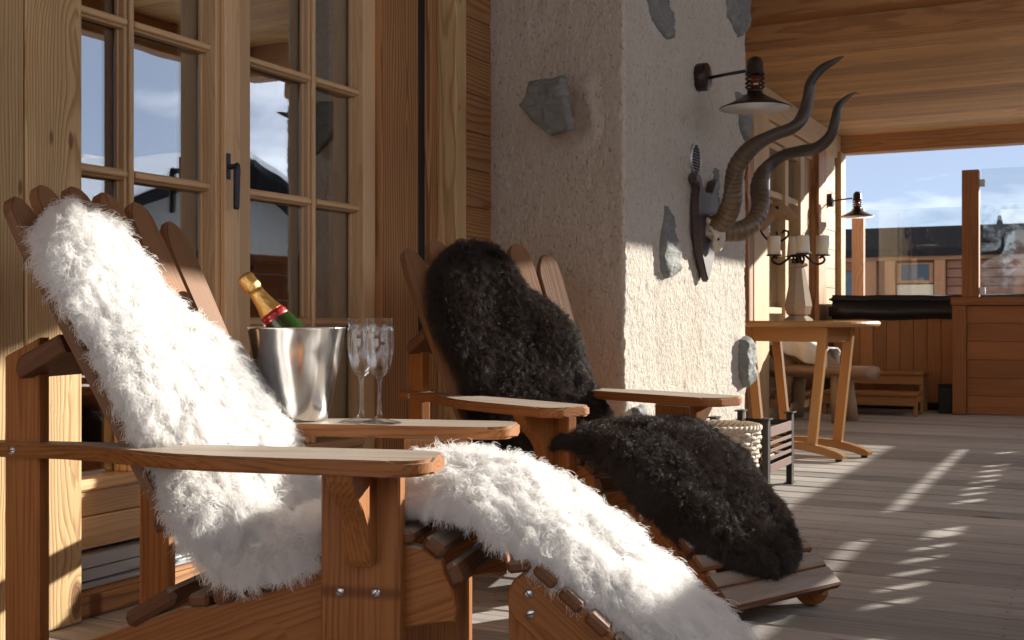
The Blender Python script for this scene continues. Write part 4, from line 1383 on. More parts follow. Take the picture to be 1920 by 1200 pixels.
sheepskin('dark brown sheepskin spread over the footrest of the far chair', CH2, foot_path2,
          [(0, -0.24), (0.2, -0.25), (0.4, -0.235), (0.6, -0.22), (0.75, -0.195), (0.88, -0.15), (1, -0.08)],
          [(0, 0.20), (0.2, 0.225), (0.4, 0.22), (0.6, 0.195), (0.8, 0.165), (1, 0.10)],
          0.038, WB, (M['hide_b'], M['wool_b']), 22, 0.012)

# ================================================================== CHAMPAGNE
def chair_pt(ch, f, l, z):
    c, s = math.cos(ch[1]), math.sin(ch[1])
    return (ch[0][0] + c * f - s * l, ch[0][1] + s * f + c * l, z)
bk = chair_pt(CH1, -0.472, 0.285, 0.4805)
prof_o = [(0.0, 0.0), (0.053, 0.0), (0.057, 0.003), (0.0595, 0.012), (0.066, 0.05), (0.075, 0.10), (0.0825, 0.15), (0.0885, 0.194), (0.0905, 0.198), (0.0905, 0.201)]
prof_i = [(0.0875, 0.200), (0.080, 0.15), (0.0725, 0.10), (0.0635, 0.05), (0.056, 0.014), (0.0, 0.012)]
b = link('ice_bucket', lathe_me(prof_o + prof_i, 64, 'ice_bucket'), M['chrome'])
b.location = bk
b.scale = (1.14, 1.14, 0.97)
tag(b, 'polished steel ice bucket standing on the far arm of the near chair', 'ice bucket')
# bottle leaning in the bucket
camr = Vector((0.892, 0.452, 0)); 
top = Vector((bk[0], bk[1], bk[2])) + camr * (-0.120) + Vector((0, 0, 0.315)) + (camr * 0.60 + Vector((0, 0, -0.80))) * 0.014
axis = (camr * 0.60 + Vector((-0.452, 0.892, 0)) * 0.02 + Vector((0, 0, -0.80))).normalized()
bt = empty('champagne_bottle', top, 0, 'green champagne bottle with gold foil neck leaning in the steel bucket', 'bottle')
bm_ = frame_mtx((0, 0, 0), axis, (0, 1, 0))
LM = Matrix(((0, 0, 1, 0), (1, 0, 0, 0), (0, 1, 0, 0), (0, 0, 0, 1)))   # lathe Z -> local X
def bpart(name, prof, mat, n=32):
    return link(name, lathe_me(prof, n, name), mat, bt, bm_ @ LM)
bpart('foil_cap', [(0.0, 0.0), (0.012, 0.0005), (0.0165, 0.003), (0.0178, 0.008), (0.0180, 0.024), (0.0186, 0.027), (0.0186, 0.034), (0.0168, 0.036), (0.0165, 0.040)], M['gold'])
bpart('foil_neck', [(0.0160, 0.039), (0.0163, 0.050), (0.0182, 0.064), (0.0215, 0.081), (0.0258, 0.097), (0.0260, 0.098)], M['gold'])
rl = bpart('neck_label', [(0.0258, 0.0975), (0.0264, 0.098), (0.0312, 0.116), (0.0307, 0.1164)], M['red'])
bpart('glass_body', [(0.0250, 0.095), (0.0304, 0.1160), (0.0350, 0.138), (0.0372, 0.16), (0.0375, 0.19), (0.0372, 0.242), (0.034, 0.247), (0.0, 0.243)], M['bottle'])
for a_ in np.linspace(0, 2 * math.pi, 15)[:-1]:   # wire and gold flecks on the red band
    for (q, rr, sz) in ((0.1065, 0.0288, 0.0012),):
        o = link('gold_print', box_me(0.0028 if sz > 0.0015 else 0.0014, 0.0050, 0.0008, 0, M['goldprint']), M['goldprint'], rl)
        o.matrix_local = Matrix.Rotation(a_, 4, 'Z') @ frame_mtx((rr, 0, q), (0.27, 0, 1), (1, 0, -0.27))
for k in range(3):
    ring = [(0.0186 * math.cos(t_), 0.0186 * math.sin(t_), 0.0285 + 0.0022 * k) for t_ in np.linspace(0, 6.283, 25)]
    link('wire', tube_me(ring, 0.0006, 5, 'wire', False), M['gold'], bt, bm_ @ LM)

def flute(p, label):
    o = empty('champagne_flute', p, 0, label, 'glass', 'champagne flutes on the chair arm')
    st = [(0.0, 0.0), (0.044, 0.0), (0.0445, 0.0012), (0.040, 0.0025), (0.022, 0.006), (0.010, 0.011), (0.0055, 0.018), (0.0042, 0.03), (0.0040, 0.06), (0.0046, 0.082), (0.0072, 0.092), (0.0, 0.0925)]
    link('stem', lathe_me(st, 48, 'stem'), M['bowlglass'], o)
    bo = [(0.0, 0.0927), (0.0073, 0.0927), (0.0150, 0.100), (0.0225, 0.115), (0.0275, 0.138), (0.0292, 0.160), (0.0285, 0.185), (0.0262, 0.2135), (0.0252, 0.2135), (0.0275, 0.185), (0.0282, 0.160), (0.0264, 0.138), (0.0213, 0.1155), (0.0134, 0.1035), (0.0, 0.099)]
    link('bowl', lathe_me(bo, 64, 'bowl'), M['bowlglass'], o)
flute(chair_pt(CH1, -0.322, 0.268, 0.4805), 'empty champagne flute nearer the steel bucket')
flute(chair_pt(CH1, -0.275, 0.245, 0.4805), 'empty champagne flute farther from the bucket, overlapping the other one')

# ================================================================== ON THE PILLAR
def wall_lamp(loc, label):
    """loc = wall point of the plate; arm runs out along +X"""
    r = empty('wall_lamp', loc, 0, label, 'wall lamp', 'bronze wall lamps on the porch')
    LX = Matrix(((0, 0, 1, 0), (1, 0, 0, 0), (0, 1, 0, 0), (0, 0, 0, 1)))
    link('wall_plate', lathe_me([(0, 0), (0.055, 0), (0.056, 0.002), (0.056, 0.043), (0.053, 0.046), (0.013, 0.046), (0.012, 0.050), (0, 0.050)], 36, 'wall_plate'), M['lamp'], r, LX)
    link('arm', tube_me([(0.045, 0, -0.006), (0.12, 0, 0.002), (0.20, 0, 0.008)], 0.0065, 10, 'arm'), M['lamp'], r)
    ax = 0.238
    T_ = Matrix.Translation((ax, 0, 0))
    link('dome', lathe_me([(0.0, 0.062), (0.013, 0.060), (0.024, 0.053), (0.031, 0.040), (0.033, 0.025), (0.033, 0.004), (0.035, 0.001), (0.035, -0.003), (0, -0.003)], 32, 'dome'), M['lamp'], r, T_)
    link('shade', lathe_me([(0.030, -0.082), (0.034, -0.088), (0.060, -0.104), (0.100, -0.124), (0.138, -0.140), (0.1405, -0.1435), (0.1385, -0.1445), (0.100, -0.1285), (0.06, -0.1085), (0.03, -0.092)], 48, 'shade', close=True), M['lamp'], r, T_)
    link('shade_lining', lathe_me([(0.0, -0.094), (0.028, -0.0935), (0.06, -0.1095), (0.100, -0.1295), (0.1375, -0.1452)], 48, 'shade_lining'), M['lamp_in'], r, T_)
    link('sleeve', lathe_me([(0.0, -0.004), (0.017, -0.004), (0.017, -0.084), (0.0, -0.084)], 24, 'sleeve'), M['copper'], r, T_)
    link('collar', lathe_me([(0.0, -0.066), (0.030, -0.066), (0.031, -0.083), (0, -0.083)], 28, 'collar'), M['lamp'], r, T_)
    for zz in (-0.008, -0.026, -0.044, -0.060):
        ring = [(0.036 * math.cos(t_), 0.036 * math.sin(t_), zz) for t_ in np.linspace(0, 2 * math.pi, 33)]
        link('guard_ring', tube_me(ring, 0.0036, 8, 'guard_ring', False), M['lamp'], r, T_)
    for k in range(4):
        a_ = math.pi / 4 + k * math.pi / 2
        link('guard_bar', tube_me([(0.033 * math.cos(a_), 0.033 * math.sin(a_), 0.0), (0.033 * math.cos(a_), 0.033 * math.sin(a_), -0.07)], 0.0025, 6, 'guard_bar'), M['lamp'], r, T_)
    link('bulb', lathe_me([(0.0, -0.142), (0.012, -0.139), (0.021, -0.129), (0.021, -0.118), (0.012, -0.106), (0.010, -0.096), (0, -0.096)], 20, 'bulb'), M['bulb'], r, T_)
    return r
wall_lamp((-1.490, 4.60, 1.672), 'bronze wall lamp with conical shade on the plastered pillar')
wall_lamp((-2.063, 9.80, 1.672), 'bronze wall lamp on the far wall end against the sky')

# kudu trophy
tr = empty('antler_trophy', (-1.487, 4.62, 1.05), 0, 'mounted kudu horns with skull plate on a dark wooden shield, on the pillar', 'trophy')
sh = [(0.0, 0.0)]
half = [(0.0, -0.205), (0.035, -0.165), (0.085, -0.095), (0.120, -0.02), (0.135, 0.06), (0.132, 0.13), (0.115, 0.165), (0.128, 0.185), (0.150, 0.180), (0.165, 0.195), (0.160, 0.215), (0.135, 0.225), (0.100, 0.215), (0.075, 0.185), (0.045, 0.160), (0.0, 0.155)]
outl = half + [(-x, z) for x, z in reversed(half[1:-1])]
# local X -> up (grain), local Y -> world Y, local Z -> out of the wall
me = prism_me([(z, -y) for y, z in outl][::-1], 0.030, 0.005, 'shield', 2)
m = Matrix(((0, 0, 1, 0.024), (0, -1, 0, 0), (1, 0, 0, 0), (0, 0, 0, 1)))
link('shield', me, M['shield'], tr, m)
def blob_me(rings, n=20, name='skull', jitter=0.0, seed=0):
    """closed form lofted through ellipses: (centre xyz, ru along Y, rv along the other, tilt dir)"""
    vs, fs = [], []
    for (c, ry, rz_, ax) in rings:
        axv = Vector(ax).normalized()
        sidev = Vector((0, 1, 0)); upv = axv.cross(sidev).normalized()
        sidev = upv.cross(axv)
        for i in range(n):
            a_ = 2 * math.pi * i / n
            p = Vector(c) + sidev * (ry * math.cos(a_)) + upv * (rz_ * math.sin(a_))
            if jitter: p += axv * 0 + (p - Vector(c)) * jitter * mnoise.noise(p * 60 + Vector((seed, 0, 0)))
            vs.append(p)
    for k in range(len(rings) - 1):
        for i in range(n):
            fs.append((k * n + i, k * n + (i + 1) % n, (k + 1) * n + (i + 1) % n, (k + 1) * n + i))
    fs.append(tuple(reversed(range(n)))); fs.append(tuple((len(rings) - 1) * n + i for i in range(n)))
    me = mesh_from(name, vs, fs, True)
    bm = bmesh.new(); bm.from_mesh(me); bmesh.ops.recalc_face_normals(bm, faces=bm.faces); bm.to_mesh(me); bm.free()
    me.polygons.foreach_set('use_smooth', [True] * len(me.polygons))
    return me
sk_ = blob_me([((0.036, 0.01, 0.030), 0.050, 0.044, (1, 0, -0.35)), ((0.048, 0.01, 0.022), 0.060, 0.052, (1, 0, -0.4)), ((0.066, 0.01, 0.010), 0.058, 0.046, (1, 0, -0.6)), ((0.080, 0.01, -0.012), 0.052, 0.036, (1, 0, -1.1)), ((0.084, 0.01, -0.038), 0.046, 0.028, (0.5, 0, -1)), ((0.078, 0.01, -0.060), 0.040, 0.020, (0.1, 0, -1)), ((0.072, 0.01, -0.076), 0.030, 0.013, (0, 0, -1)), ((0.070, 0.01, -0.084), 0.016, 0.007, (0, 0, -1))], 28, 'skull', 0.55, 3)
link('skull', sk_, M['bone'], tr)
for sd in (-1, 1):
    link('eye_socket', lathe_me([(0, 0.003), (0.005, 0.002), (0.006, 0), (0, 0)], 12, 'eye_socket'), M['slot'], tr, Matrix.Translation((0.088, 0.01 + sd * 0.040, -0.036)) @ Matrix.Rotation(R(-90 * sd), 4, 'X'))
HA = [(-1.445, 4.62, 1.070), (-1.379, 4.60, 1.088), (-1.336, 4.57, 1.154), (-1.322, 4.54, 1.23), (-1.296, 4.50, 1.294), (-1.232, 4.46, 1.353), (-1.145, 4.45, 1.392), (-1.072, 4.47, 1.42), (-1.037, 4.50, 1.465), (-1.025, 4.52, 1.534), (-1.017, 4.53, 1.594), (-0.975, 4.52, 1.643), (-0.913, 4.50, 1.667), (-0.885, 4.49, 1.675)]
HB = [(-1.424, 4.66, 1.046), (-1.35, 4.72, 1.054), (-1.302, 4.78, 1.098), (-1.289, 4.83, 1.175), (-1.307, 4.88, 1.256), (-1.293, 4.92, 1.325), (-1.232, 4.94, 1.379), (-1.145, 4.92, 1.394), (-1.072, 4.89, 1.401), (-1.014, 4.87, 1.442), (-0.992, 4.86, 1.502), (-0.982, 4.87, 1.557), (-0.947, 4.89, 1.596), (-0.913, 4.90, 1.616)]
RA = [0.040, 0.041, 0.040, 0.038, 0.0355, 0.031, 0.0255, 0.0245, 0.0235, 0.0225, 0.0205, 0.0165, 0.009, 0.002]
def horn(pts, seed):
    P = spline([(*p, r) for p, r in zip(pts, RA)], 260)
    ctr = P[:, :3] - np.array((-1.487, 4.62, 1.05))
    f = np.linspace(0, 1, 260)
    rg = np.array([0.5 + 0.5 * math.sin(q * 300 + 3 * mnoise.noise(Vector((q * 14, seed, 0)))) for q in f]) ** 2
    amt = np.clip((f - 0.08) / 0.06, 0, 1) * np.clip((0.44 - f) / 0.12, 0, 1)
    rr = P[:, 3] * (1 + 0.055 * amt * (rg - 0.4)) * np.array([1 + 0.025 * mnoise.noise(Vector((q * 30, seed + 5, 0))) for q in f])
    me = tube_me(ctr, rr, 28, 'horn', True, True, 'along')
    # a keel that winds round the horn as kudu horns have
    n = 28
    co = np.empty(len(me.vertices) * 3, np.float32); me.vertices.foreach_get('co', co); co = co.reshape(-1, n, 3)
    for k in range(len(co)):
        a0 = f[k] * 11 + seed
        ang = np.arange(n) * 2 * math.pi / n
        w = np.exp(-((np.angle(np.exp(1j * (ang - a0)))) / 0.42) ** 2)
        fade = min(1, max(0, (f[k] - 0.05) / 0.1)) * min(1, (1 - f[k]) / 0.15)
        co[k] = ctr[k] + (co[k] - ctr[k]) * (1 + 0.20 * w * fade - 0.05 * fade)[:, None]
    me.vertices.foreach_set('co', co.reshape(-1).astype(np.float32))
    me.update()
    o = link('horn', me, M['horn'], tr)
    return o
horn(HA, 1); horn(HB, 4)

# small animal skull on an iron hook at the far wall
an = empty('animal_skull', (-2.052, 7.62, 1.38), 0, 'small carved animal head on a curled iron bracket on the far wall', 'skull')
link('head', blob_me([((0.01, 0, -0.10), 0.025, 0.03, (0.3, 0, 1)), ((0.05, 0, -0.04), 0.04, 0.04, (0.6, 0, 1)), ((0.09, 0, 0.02), 0.05, 0.055, (1, 0, 0.4)), ((0.13, 0, 0.03), 0.05, 0.055, (1, 0, -0.2)), ((0.18, 0, 0.005), 0.038, 0.04, (1, 0, -0.5)), ((0.235, 0, -0.03), 0.026, 0.026, (1, 0, -0.5)), ((0.265, 0, -0.045), 0.022, 0.018, (1, 0, -0.5)), ((0.275, 0, -0.052), 0.010, 0.008, (1, 0, -0.5))], 20, 'head', 0.3, 9), M['bone2'], an)
for sd in (-1, 1):
    link('eye_socket', lathe_me([(0, 0.004), (0.011, 0.003), (0.013, 0), (0, 0)], 14, 'eye_socket'), M['slot'], an, Matrix.Translation((0.135, sd * 0.047, 0.035)) @ Matrix.Rotation(R(-90 * sd), 4, 'X'))
    link('horn_stub', tube_me([(0.10, sd * 0.03, 0.06), (0.09, sd * 0.045, 0.085), (0.07, sd * 0.05, 0.095)], [0.012, 0.009, 0.004], 8, 'horn_stub'), M['bone2'], an)
hook = [(0.0, 0, -0.06), (0.03, 0, -0.13), (0.08, 0.0, -0.175), (0.14, 0, -0.18), (0.19, 0, -0.15), (0.195, 0, -0.12), (0.17, 0, -0.11), (0.155, 0, -0.13)]
link('hook', tube_me(spline(hook, 40), 0.007, 8, 'hook'), M['iron'], an)
hook2 = [(0.10, 0.02, -0.175), (0.10, 0.06, -0.16), (0.10, 0.09, -0.13), (0.10, 0.08, -0.11)]
link('hook', tube_me(spline(hook2, 24), 0.006, 8, 'hook'), M['iron'], an)

# ================================================================== FIRE BASKET AND WICKER BASKET
fx0, fx1, fy0, fy1 = -1.425, -1.190, 4.560, 4.985
fbk = empty('fire_basket', ((fx0 + fx1) / 2, (fy0 + fy1) / 2, 0), 0, 'black iron fire basket with slatted rusty sides on four legs beside the table', 'fire basket')
hx, hy = (fx1 - fx0) / 2, (fy1 - fy0) / 2
for sx in (-1, 1):
    for sy in (-1, 1):
        cx, cy = sx * (hx - 0.012), sy * (hy - 0.018)
        leg = board('leg', cx - 0.012, cx + 0.012, cy - 0.020, cy + 0.020, 0.006, 0.297, M['iron'], fbk, axis='z', b=0.002)
        board('foot_plate', cx - 0.020, cx + 0.020, cy - 0.032, cy + 0.032, 0.0, 0.0058, M['iron'], fbk, axis='y', b=0.001)
        board('cap_plate', cx - 0.020, cx + 0.020, cy - 0.034, cy + 0.034, 0.298, 0.304, M['iron'], fbk, axis='y', b=0.001)
for sx in (-1, 1):
    for z0, z1 in ((0.228, 0.268), (0.196, 0.210), (0.166, 0.180), (0.136, 0.150), (0.088, 0.120)):
        x_ = sx * (hx - 0.003)
        board('slat', x_ - 0.003, x_ + 0.003, -hy + 0.040, hy - 0.040, z0, z1, M['rust_iron'], fbk, axis='y', b=0.001)
for sy in (-1, 1):
    for z0, z1 in ((0.245, 0.268), (0.196, 0.210), (0.166, 0.180), (0.136, 0.150), (0.088, 0.120)):
        y_ = sy * (hy - 0.004)
        board('slat', -hx + 0.026, hx - 0.026, y_ - 0.003, y_ + 0.003, z0, z1, M['iron'], fbk, axis='x', b=0.001)
board('grate', -hx + 0.03, hx - 0.03, -hy + 0.03, hy - 0.03, 0.09, 0.098, M['iron'], fbk, axis='y', b=0.001)
for k, (dx, dz, lab) in enumerate(((-0.05, 0.124, 'split firewood log on the wall side of the iron fire basket'), (0.045, 0.124, 'split firewood log behind the sunlit slats of the iron fire basket'), (0.0, 0.168, 'split firewood log lying uppermost in the iron fire basket'))):
    o = link('firewood_log', tube_me([(-0.15, 0, 0), (-0.05, 0.004, 0.002), (0.06, -0.003, 0.001), (0.15, 0, 0)], [0.024, 0.026, 0.025, 0.023], 9, 'firewood_log', True, False), M['log'])
    o.location = (-1.307 + dx, 4.77, dz)
    o.rotation_euler = (0, 0, math.pi / 2 + (0.0, 0.05, -0.08)[k])
    tag(o, lab, 'log', 'firewood in the iron basket')

def wicker(loc, r0, r1, h, label):
    w = empty('wicker_basket', loc, 0, label, 'basket')
    ns, nrow = 22, 15
    for i in range(ns):
        a_ = 2 * math.pi * i / ns
        link('stake', tube_me([(r0 * math.cos(a_), r0 * math.sin(a_), 0.0), ((r0 + r1) / 2 * 1.03 * math.cos(a_), (r0 + r1) / 2 * 1.03 * math.sin(a_), h * 0.5), (r1 * math.cos(a_), r1 * math.sin(a_), h)], 0.0042, 6, 'stake'), M['wicker'], w)
    for k in range(nrow):
        f = (k + 0.5) / nrow
        rr = r0 + (r1 - r0) * f + 0.03 * math.sin(f * math.pi) * (r0 + r1) / 2 * 0.5
        pts = []
        for j in range(ns * 4):
            a_ = 2 * math.pi * j / (ns * 4)
            wv = 0.0075 * math.cos(a_ * ns / 2 + (k % 2) * math.pi)
            pts.append(((rr + wv) * math.cos(a_), (rr + wv) * math.sin(a_), h * f + 0.002 * math.sin(a_ * 3 + k * 1.7)))
        pts.append(pts[0])
        link('weaver', tube_me(pts, h / nrow * 0.47, 6, 'weaver', False), M['wicker'], w)
    for q in range(3):
        pts = []
        for j in range(97):
            a_ = 2 * math.pi * j / 96
            pts.append(((r1 + 0.009 * math.cos(a_ * 14 + q * 2.1)) * math.cos(a_), (r1 + 0.009 * math.cos(a_ * 14 + q * 2.1)) * math.sin(a_), h + 0.008 + 0.008 * math.sin(a_ * 14 + q * 2.1)))
        link('rim_braid', tube_me(pts, 0.0062, 7, 'rim_braid', False), M['wicker'], w)
    link('base', lathe_me([(0, 0.0), (r0, 0.0), (r0, 0.012), (0, 0.012)], 28, 'base'), M['wicker'], w)
    return w
wicker((-1.345, 4.365, 0.0), 0.135, 0.165, 0.275, 'round whitish wicker basket in front of the iron fire basket')
# ================================================================== TABLE WITH CANDLESTICK
tb = empty('side_table', (-1.421, 6.06, 0), R(-19), 'round oak side table on splayed legs and curved feet', 'table')
link('table_top', lathe_me([(0, 0.655), (0.388, 0.655), (0.398, 0.662), (0.402, 0.672), (0.398, 0.681), (0.390, 0.686), (0, 0.686)], 72, 'table_top', smooth=False), M['table'], tb)
at_, bt_, ab_, bb_ = 0.220, 0.122, 0.150, 0.122
for sa in (-1, 1):
    for sb in (-1, 1):
        beam('leg', (sa * ab_, sb * bb_, 0.058), (sa * at_, sb * bt_, 0.654), 0.050, 0.026, (0, 1, 0), M['table'], tb, 0.003)
    board('apron', sa * at_ - 0.012 - sa * 0.006, sa * at_ + 0.012 - sa * 0.006, -bt_ + 0.014, bt_ - 0.014, 0.580, 0.654, M['table'], tb, axis='y')
for sb in (-1, 1):
    board('apron', -at_ + 0.026, at_ - 0.026, sb * bt_ - 0.011, sb * bt_ + 0.011, 0.581, 0.654, M['table'], tb, axis='x')
    ft = [(-0.33, 0.012), (-0.30, 0.010), (-0.25, 0.022), (-0.12, 0.040), (0, 0.045), (0.12, 0.040), (0.25, 0.022), (0.30, 0.010), (0.33, 0.012), (0.335, 0.03), (0.31, 0.044), (0.22, 0.066), (0.12, 0.078), (0, 0.082), (-0.12, 0.078), (-0.22, 0.066), (-0.31, 0.044), (-0.335, 0.03)]
    side_prism('foot', ft, 0.046, sb * 0.122, M['table'], tb, along=(1, 0))
    for sa in (-1, 1):
        link('glide', lathe_me([(0, 0), (0.016, 0), (0.016, 0.013), (0, 0.013)], 14, 'glide'), M['flat_black'], tb, Matrix.Translation((sa * 0.30, sb * 0.122, 0)))

cs = empty('candlestick', (-1.433, 6.10, 0.6865), R(20), 'tapered stone candlestick with curled iron arms on the round table', 'candlestick')
def octa(rings, name):
    vs, fs = [], []
    n = 8
    for r, z in rings:
        for i in range(n):
            a_ = 2 * math.pi * (i + 0.5) / n
            vs.append((r * math.cos(a_), r * math.sin(a_), z))
    for k in range(len(rings) - 1):
        for i in range(n):
            fs.append((k * n + i, k * n + (i + 1) % n, (k + 1) * n + (i + 1) % n, (k + 1) * n + i))
    fs.append(tuple(reversed(range(n)))); fs.append(tuple((len(rings) - 1) * n + i for i in range(n)))
    return mesh_from(name, vs, fs)
link('foot', octa([(0.078, 0), (0.074, 0.008), (0.048, 0.026)], 'foot'), M['stonebase'], cs)
link('body', octa([(0.046, 0.027), (0.062, 0.034), (0.072, 0.075), (0.068, 0.10), (0.034, 0.265), (0.030, 0.275)], 'body'), M['stonebase'], cs)
link('capital', octa([(0.032, 0.276), (0.048, 0.280), (0.048, 0.292), (0.040, 0.296)], 'capital'), M['stonebase'], cs)
link('hub', lathe_me([(0, 0.296), (0.02, 0.296), (0.012, 0.31), (0.010, 0.34), (0.016, 0.345), (0, 0.35)], 16, 'hub'), M['iron'], cs)
CANG = [R(a_) for a_ in (185, 275, 5, 95)]
for a_ in CANG:
    pts = [(0.008, 0, 0.335), (0.035, 0, 0.335), (0.065, 0, 0.310), (0.095, 0, 0.292), (0.125, 0, 0.300), (0.135, 0, 0.318), (0.122, 0, 0.330), (0.108, 0, 0.322)]
    link('arm', tube_me(spline(pts, 40), 0.0062, 8, 'arm'), M['iron'], cs, Matrix.Rotation(a_, 4, 'Z'))
    link('drip_pan', lathe_me([(0, 0.3345), (0.036, 0.3345), (0.041, 0.339), (0.040, 0.341), (0, 0.3375)], 24, 'drip_pan'), M['iron'], cs, Matrix.Rotation(a_, 4, 'Z') @ Matrix.Translation((0.125, 0, 0)))
where = ('leftmost of the four', 'second from the left, nearest the viewer', 'rightmost of the four', 'the tilted one behind the middle')
for k, a_ in enumerate(CANG):
    ca = empty('candle', (0, 0, 0), 0, 'thick ivory candle on the iron candlestick, ' + where[k], 'candle', 'candles on the candlestick')
    g_ = a_ + R(20)
    ca.location = (-1.433 + 0.125 * math.cos(g_), 6.10 + 0.125 * math.sin(g_), 1.0258)
    ca.rotation_euler = ((0.0, 0.0, 0.0), (0.02, -0.07, 0), (0.02, 0.0, 0), (0.05, 0.10, 0))[k]
    h_ = (0.098, 0.092, 0.100, 0.104)[k]
    link('wax', lathe_me([(0, 0), (0.0325, 0), (0.0335, 0.002), (0.0335, h_ - 0.004), (0.031, h_), (0.018, h_ - 0.004), (0, h_ - 0.006)], 28, 'wax'), M['candle'], ca)
    link('wick', tube_me([(0, 0, h_ - 0.006), (0.002, 0, h_ + 0.008), (0.010 if k % 2 else -0.012, 0.002, h_ + 0.016)], 0.0016, 6, 'wick'), M['wick'], ca)

# ================================================================== BENCH, HOT TUB
bn = empty('log_bench', (-1.73, 8.16, 0), R(-14), 'rustic log bench on splayed round legs behind the table', 'bench')
sl_ = spline([(-0.42, 0, 0.34, 0.10), (-0.3, 0.0, 0.345, 0.125), (0.0, 0.01, 0.347, 0.12), (0.22, 0.0, 0.347, 0.11), (0.34, 0.0, 0.347, 0.095)], 24)
vs, fs = [], []
for k, (x, y, z, r_) in enumerate(sl_):
    for i in range(14):
        a_ = 2 * math.pi * i / 14
        vs.append((x, y + r_ * 1.25 * math.cos(a_), z + (0.036 if math.sin(a_) > 0 else 0.055) * math.sin(a_) + 0.004 * mnoise.noise(Vector((x * 9, a_, 0)))))
for k in range(len(sl_) - 1):
    for i in range(14):
        fs.append((k * 14 + i, k * 14 + (i + 1) % 14, (k + 1) * 14 + (i + 1) % 14, (k + 1) * 14 + i))
fs.append(tuple(reversed(range(14)))); fs.append(tuple((len(sl_) - 1) * 14 + i for i in range(14)))
link('seat_slab', mesh_from('seat_slab', vs, fs, True), M['log'], bn)
for (x0_, y0_, x1_, y1_) in ((0.10, 0.09, 0.12, 0.15), (0.12, -0.07, 0.14, -0.10), (-0.24, 0.08, -0.30, 0.16), (-0.24, -0.08, -0.31, -0.17)):
    link('leg', tube_me([(x0_, y0_, 0.315), ((x0_ + x1_) / 2, (y0_ + y1_) / 2, 0.15), (x1_, y1_, 0.001)], [0.046, 0.049, 0.046], 12, 'leg'), M['log'], bn)
# gnarled backrest stump at the wall end
link('stump', tube_me(spline([(-0.30, 0.02, 0.33), (-0.33, 0.03, 0.42), (-0.40, 0.02, 0.52), (-0.43, 0.0, 0.58)], 14), np.linspace(0.085, 0.055, 14), 12, 'stump'), M['log'], bn)
link('stump', tube_me(spline([(0.02, 0.03, 0.34), (-0.04, 0.03, 0.40), (-0.18, 0.03, 0.44), (-0.34, 0.03, 0.48)], 14), np.linspace(0.075, 0.055, 14), 12, 'stump'), M['log'], bn)
# white throw over it
vs, fs = [], []
nx_, ny_ = 34, 26
for i in range(nx_):
    for j in range(ny_):
        f, g = i / (nx_ - 1), j / (ny_ - 1)
        x = -0.40 + 0.46 * f
        ridge_z = 0.60 - 0.165 * min(1, f * 1.15) ** 0.9
        s_ = (g - 0.42) * 2.2
        dy = math.copysign(min(abs(s_), 0.35) * 0.28, s_)
        drop = max(0, abs(s_) - 0.22) * 0.20
        zz = ridge_z - drop + 0.012 * mnoise.noise(Vector((f * 7, g * 5, 1)))
        vs.append((x + 0.02 * mnoise.noise(Vector((f * 4, g * 6, 3))), dy + 0.02 * math.sin(f * 17) * abs(s_) + 0.014 * mnoise.noise(Vector((f * 9, g * 3, 7))), max(zz, 0.26)))
for i in range(nx_ - 1):
    for j in range(ny_ - 1):
        fs.append((i * ny_ + j, (i + 1) * ny_ + j, (i + 1) * ny_ + j + 1, i * ny_ + j + 1))
th = link('throw', mesh_from('throw', vs, fs, True), M['throw'])
sm_ = th.modifiers.new('thickness', 'SOLIDIFY'); sm_.thickness = 0.012
th.location = (-1.73, 8.16, 0.07); th.rotation_euler = (0, 0, R(-14))
tag(th, 'cream white throw draped over the log bench behind the table', 'throw')

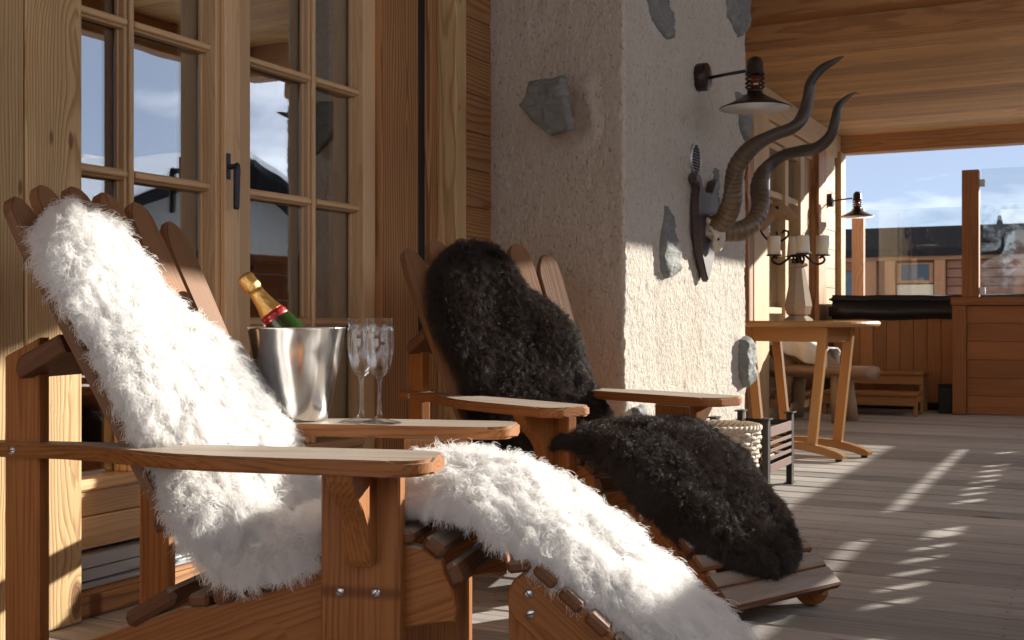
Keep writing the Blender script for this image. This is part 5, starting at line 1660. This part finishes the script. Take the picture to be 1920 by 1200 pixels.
ht = empty('hot_tub', (-1.2, 10.4, 0), 0, 'square hot tub with cedar panelled sides and padded black cover', 'hot tub')
x = -1.94 + 1.2
while x < 0.95:
    board('side_board', x, x + 0.098, -0.955, -0.925, 0.06, 0.70, M['tub'], ht, axis='z', b=0.003)
    x += 0.1005
for k in range(18):
    board('side_board', -0.745, -0.715, -0.92 + k * 0.1005, -0.92 + k * 0.1005 + 0.098, 0.06, 0.70, M['tub'], ht, axis='z', b=0.003)
board('skirt', -0.70, 0.94, -0.90, 0.9, 0.002, 0.69, M['bucketblack'], ht, b=0)
def pad(x0, x1, y0, y1, z0, z1, seed):
    bm = bmesh.new()
    bmesh.ops.create_cube(bm, size=1)
    for v in bm.verts:
        v.co = Vector(((x0 + x1) / 2 + v.co.x * (x1 - x0), (y0 + y1) / 2 + v.co.y * (y1 - y0), (z0 + z1) / 2 + v.co.z * (z1 - z0)))
    bmesh.ops.bevel(bm, geom=bm.edges[:], offset=0.025, segments=3, affect='EDGES')
    bmesh.ops.subdivide_edges(bm, edges=[e for e in bm.edges if e.calc_length() > 0.2], cuts=14, use_grid_fill=True)
    for v in bm.verts:
        q = v.co * 5 + Vector((seed, 0, 0))
        v.co += Vector((0, mnoise.noise(q) * 0.016 + 0.007 * mnoise.noise(q * 3), mnoise.noise(q + Vector((9, 0, 0))) * 0.012))
    return finish(bm, 'cover', True)
link('cover', pad(-0.775, 0.98, -0.985, 0.02, 0.815, 0.880, 1), M['cover'], ht)
link('cover', pad(-0.775, 0.98, 0.03, 0.92, 0.815, 0.890, 4), M['cover'], ht)
link('cover_skirt', pad(-0.778, 0.983, -0.990, 0.915, 0.695, 0.822, 7), M['cover'], ht)
stp = empty('tub_steps', (-1.55, 9.05, 0), 0, 'two-tread wooden steps leading up to the hot tub', 'steps')
def sb_(name, *a, axis=None):
    return board(name, *a, M['tub'], stp, axis=axis, b=0.003)
sb_('tread', -0.34, 0.335, -0.02, 0.30, 0.285, 0.312, axis='x')
sb_('tread', -0.34, 0.335, -0.30, -0.022, 0.145, 0.170, axis='x')
sb_('riser', -0.335, 0.33, 0.0, 0.022, 0.215, 0.284, axis='x')
sb_('riser', -0.335, 0.33, -0.285, -0.265, 0.075, 0.144, axis='x')
for xx in (-0.335, 0.305):
    sb_('side_leg', xx, xx + 0.025, -0.262, -0.215, 0.001, 0.144, axis='z')
    sb_('side_leg', xx, xx + 0.025, 0.023, 0.07, 0.001, 0.284, axis='z')
    sb_('side_leg', xx, xx + 0.025, 0.24, 0.285, 0.001, 0.284, axis='z')
    sb_('side_rail', xx, xx + 0.025, -0.21, 0.02, 0.10, 0.144, axis='y')
bx = empty('black_box', (-1.07, 9.22, 0), 0, 'small black box on the deck between the steps and the partition', 'box')
board('body', -0.055, 0.055, -0.06, 0.06, 0.001, 0.20, M['bucketblack'], bx, b=0.006)
board('lid', -0.06, 0.06, -0.065, 0.065, 0.201, 0.215, M['bucketblack'], bx, b=0.004)
